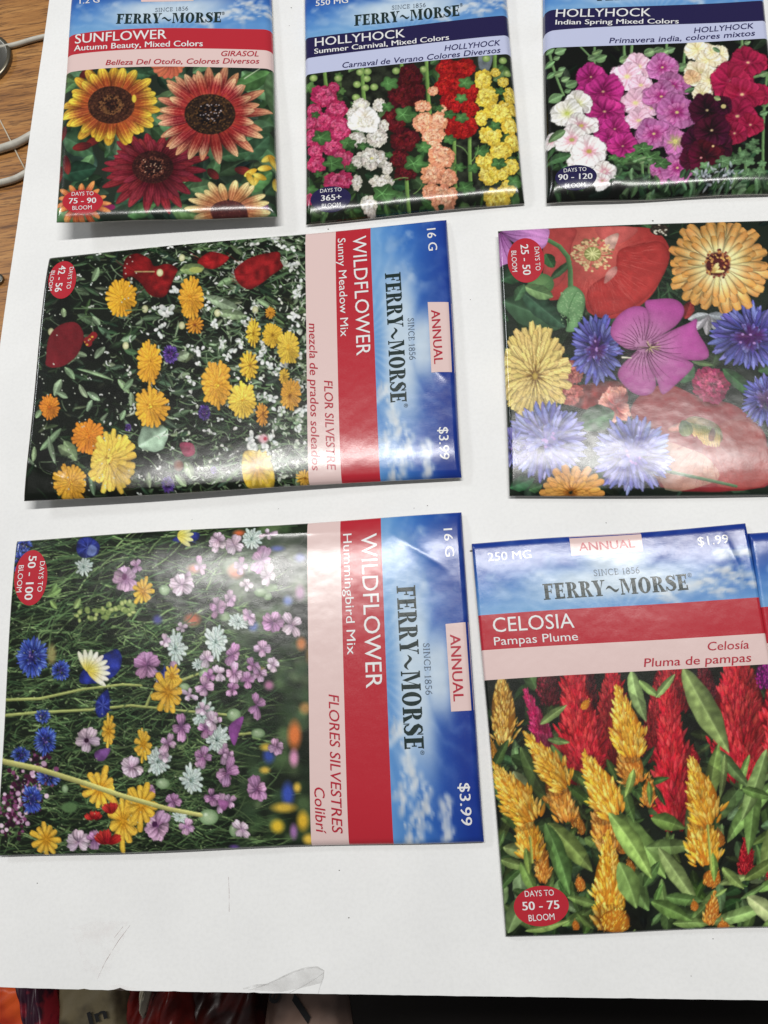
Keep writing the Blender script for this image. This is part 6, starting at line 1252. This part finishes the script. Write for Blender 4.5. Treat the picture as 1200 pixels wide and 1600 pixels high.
p.badge((127, 274), 62, 104, Z5b, [('DAYS TO', (162, 213), (152, 327), 18, 0), ('50 - 100', (119, 193), (104, 357), 29, .02), ('BLOOM', (82, 228), (74, 329), 19, 0)], M_REDF, rot=4)

Z6, Z6b = (720, 800, 2.5), (740, 1040, 2.6087)
tlc, trc, blc = unproj(738, 850), unproj(1163, 819), unproj(790, 1463); brc = trc + (blc - tlc) * .995; br = tuple(float(x) for x in project(brc))
p = Packet('red banded seed packet printed with red and golden feathery celosia plumes', [(738, 850), (1163, 819), br, (790, 1463)], (.3, .3, .1, .1), 1.1,
           bumps=[(.12, .09, .09, 7, 5, 20), (.30, .06, .07, 6, 4, -10), (.45, .06, .09, 8, 4, 0), (.84, .12, .14, 9, 6, -20), (.68, .06, .07, 6, 4, 0)], creases=[(.9, .0, .97, .2, .25, 1.2)], roll=(.012, .014, .02, .012), seed=6, crown=(.1, .52), wob=.7)
q = lambda L, z=2.5, ox=720, oy=800: p.bound([(x / z + ox, y / z + oy) for x, y in L])
B6 = (q([(75, 405), (600, 371), (1150, 335)]), q([(87, 541), (600, 510), (1178, 475)]), q([(95, 658), (600, 628), (1195, 595)])); p.build(art_celosia(), *B6, True)
p.text('weight_lettering', '250 MG', (107, 194), (275, 182), 32, M_WHITE, Z6, bold=.006); p.text('price_lettering', '$1.99', (926, 133), (1045, 123), 34, M_WHITE, Z6, bold=.006)
p.tab([(422, 96), (702, 74), (710, 155), (431, 173)], Z6, ('ANNUAL', (462, 155), (680, 140), 33), M_PINK, M_RED)
p.logo((324, 345), (887, 305), 62, (518, 253), (697, 241), 25, Z6, ((884, 257), (900, 256), 16))
p.text('title_lettering', 'CELOSIA', (127, 471), (443, 453), 56, M_WHITE, Z6); p.text('variety_lettering', 'Pampas Plume', (131, 522), (457, 502), 32, M_WHITE, Z6)
p.text('subtitle_lettering', 'Celosía', (960, 542), (1122, 534), 33, M_RED, Z6, italic=.2, bold=.006); p.text('subtitle_lettering', 'Pluma de pampas', (713, 606), (1130, 585), 33, M_RED, Z6, italic=.2, bold=.006)
p.badge((275, 978), 112, 83, Z6b, [('DAYS TO', (209, 940), (327, 934), 24, 0), ('50 - 75', (200, 995), (349, 988), 34, .02), ('BLOOM', (225, 1040), (330, 1033), 26, 0)], M_REDF, rot=-3)

# packet of mixed bright flowers, header beyond the right edge of the frame
Z7 = (760, 330, 2.7273); hl, hr = unproj(778, 362), unproj(796, 776); up_ = unproj(1200, 345) - hl; up_ /= np.linalg.norm(up_); hw = np.linalg.norm(hr - hl)
tl7, tr7 = (tuple(float(x) for x in project(hl + up_ * hw * 1.53)), tuple(float(x) for x in project(hr + up_ * hw * 1.53)))
p = Packet('sideways seed packet printed with a large pink mallow between cornflowers and poppies', [tl7, tr7, (796, 776), (778, 362)], (.3, .3, .8, 1.8), 0.9,
           bumps=[(.84, .74, .12, 5, 8, 35), (.88, .90, .10, 7, 8, 0), (.86, .55, .10, 6, 12, 0)], creases=[], roll=(.02, .025, .02, .012), seed=7, crown=(1.05, .3))
p.build(art_mixed(), [.150], [.262], [.362], True)
p.badge((167, 218), 78, 96, Z7, [('DAYS TO', (203, 162), (209, 263), 20, 0), ('25 - 50', (144, 152), (156, 282), 32, .02), ('BLOOM', (105, 178), (110, 268), 21, 0)], M_REDF, rot=-4)
p.tab([(tl7[0], tl7[1] + 150), (tr7[0], tr7[1] - 150), (tr7[0] - 45, tr7[1] - 150), (tl7[0] - 45, tl7[1] + 150)], (0, 0, 1), None, M_PINK, M_RED)

# packet peeping in at the right edge
a, b_ = unproj(1167, 833), unproj(1200, 1031); dn = (b_ - a) / np.linalg.norm(b_ - a); rt = np.array([-dn[1], dn[0], 0]); w8 = np.linalg.norm(trc - tlc); pr = lambda x: tuple(float(k) for k in project(x))
p = Packet('blue and red topped seed packet mostly out of frame beside the celosia packet', [pr(a), pr(a + rt * w8), pr(a + rt * w8 + dn * w8 * SMALL), pr(a + dn * w8 * SMALL)], (.2, .2, .2, .2), 1.4, bumps=[(.08, .05, .3, 8, 6, 20)], roll=(.015, .02, .03, .02), seed=9)
A8 = Art((0, 0, 300, 300), (1180, 1000), 1.0, 9, (60, 84, 50)); A8.foliage(120, [(80, 112, 64), (60, 90, 50)], 30, 80, .4); [A8.pom(A8.R.uniform(0, 300), A8.R.uniform(0, 300), 30, 28, (120, 60, 20), (220, 150, 50), (240, 190, 90)) for _ in range(14)]
p.build(A8.finish(), [float(np.polyval(B6[0], .5))], [float(np.polyval(B6[1], .5))], [float(np.polyval(B6[2], .5))], True, step=.0006)
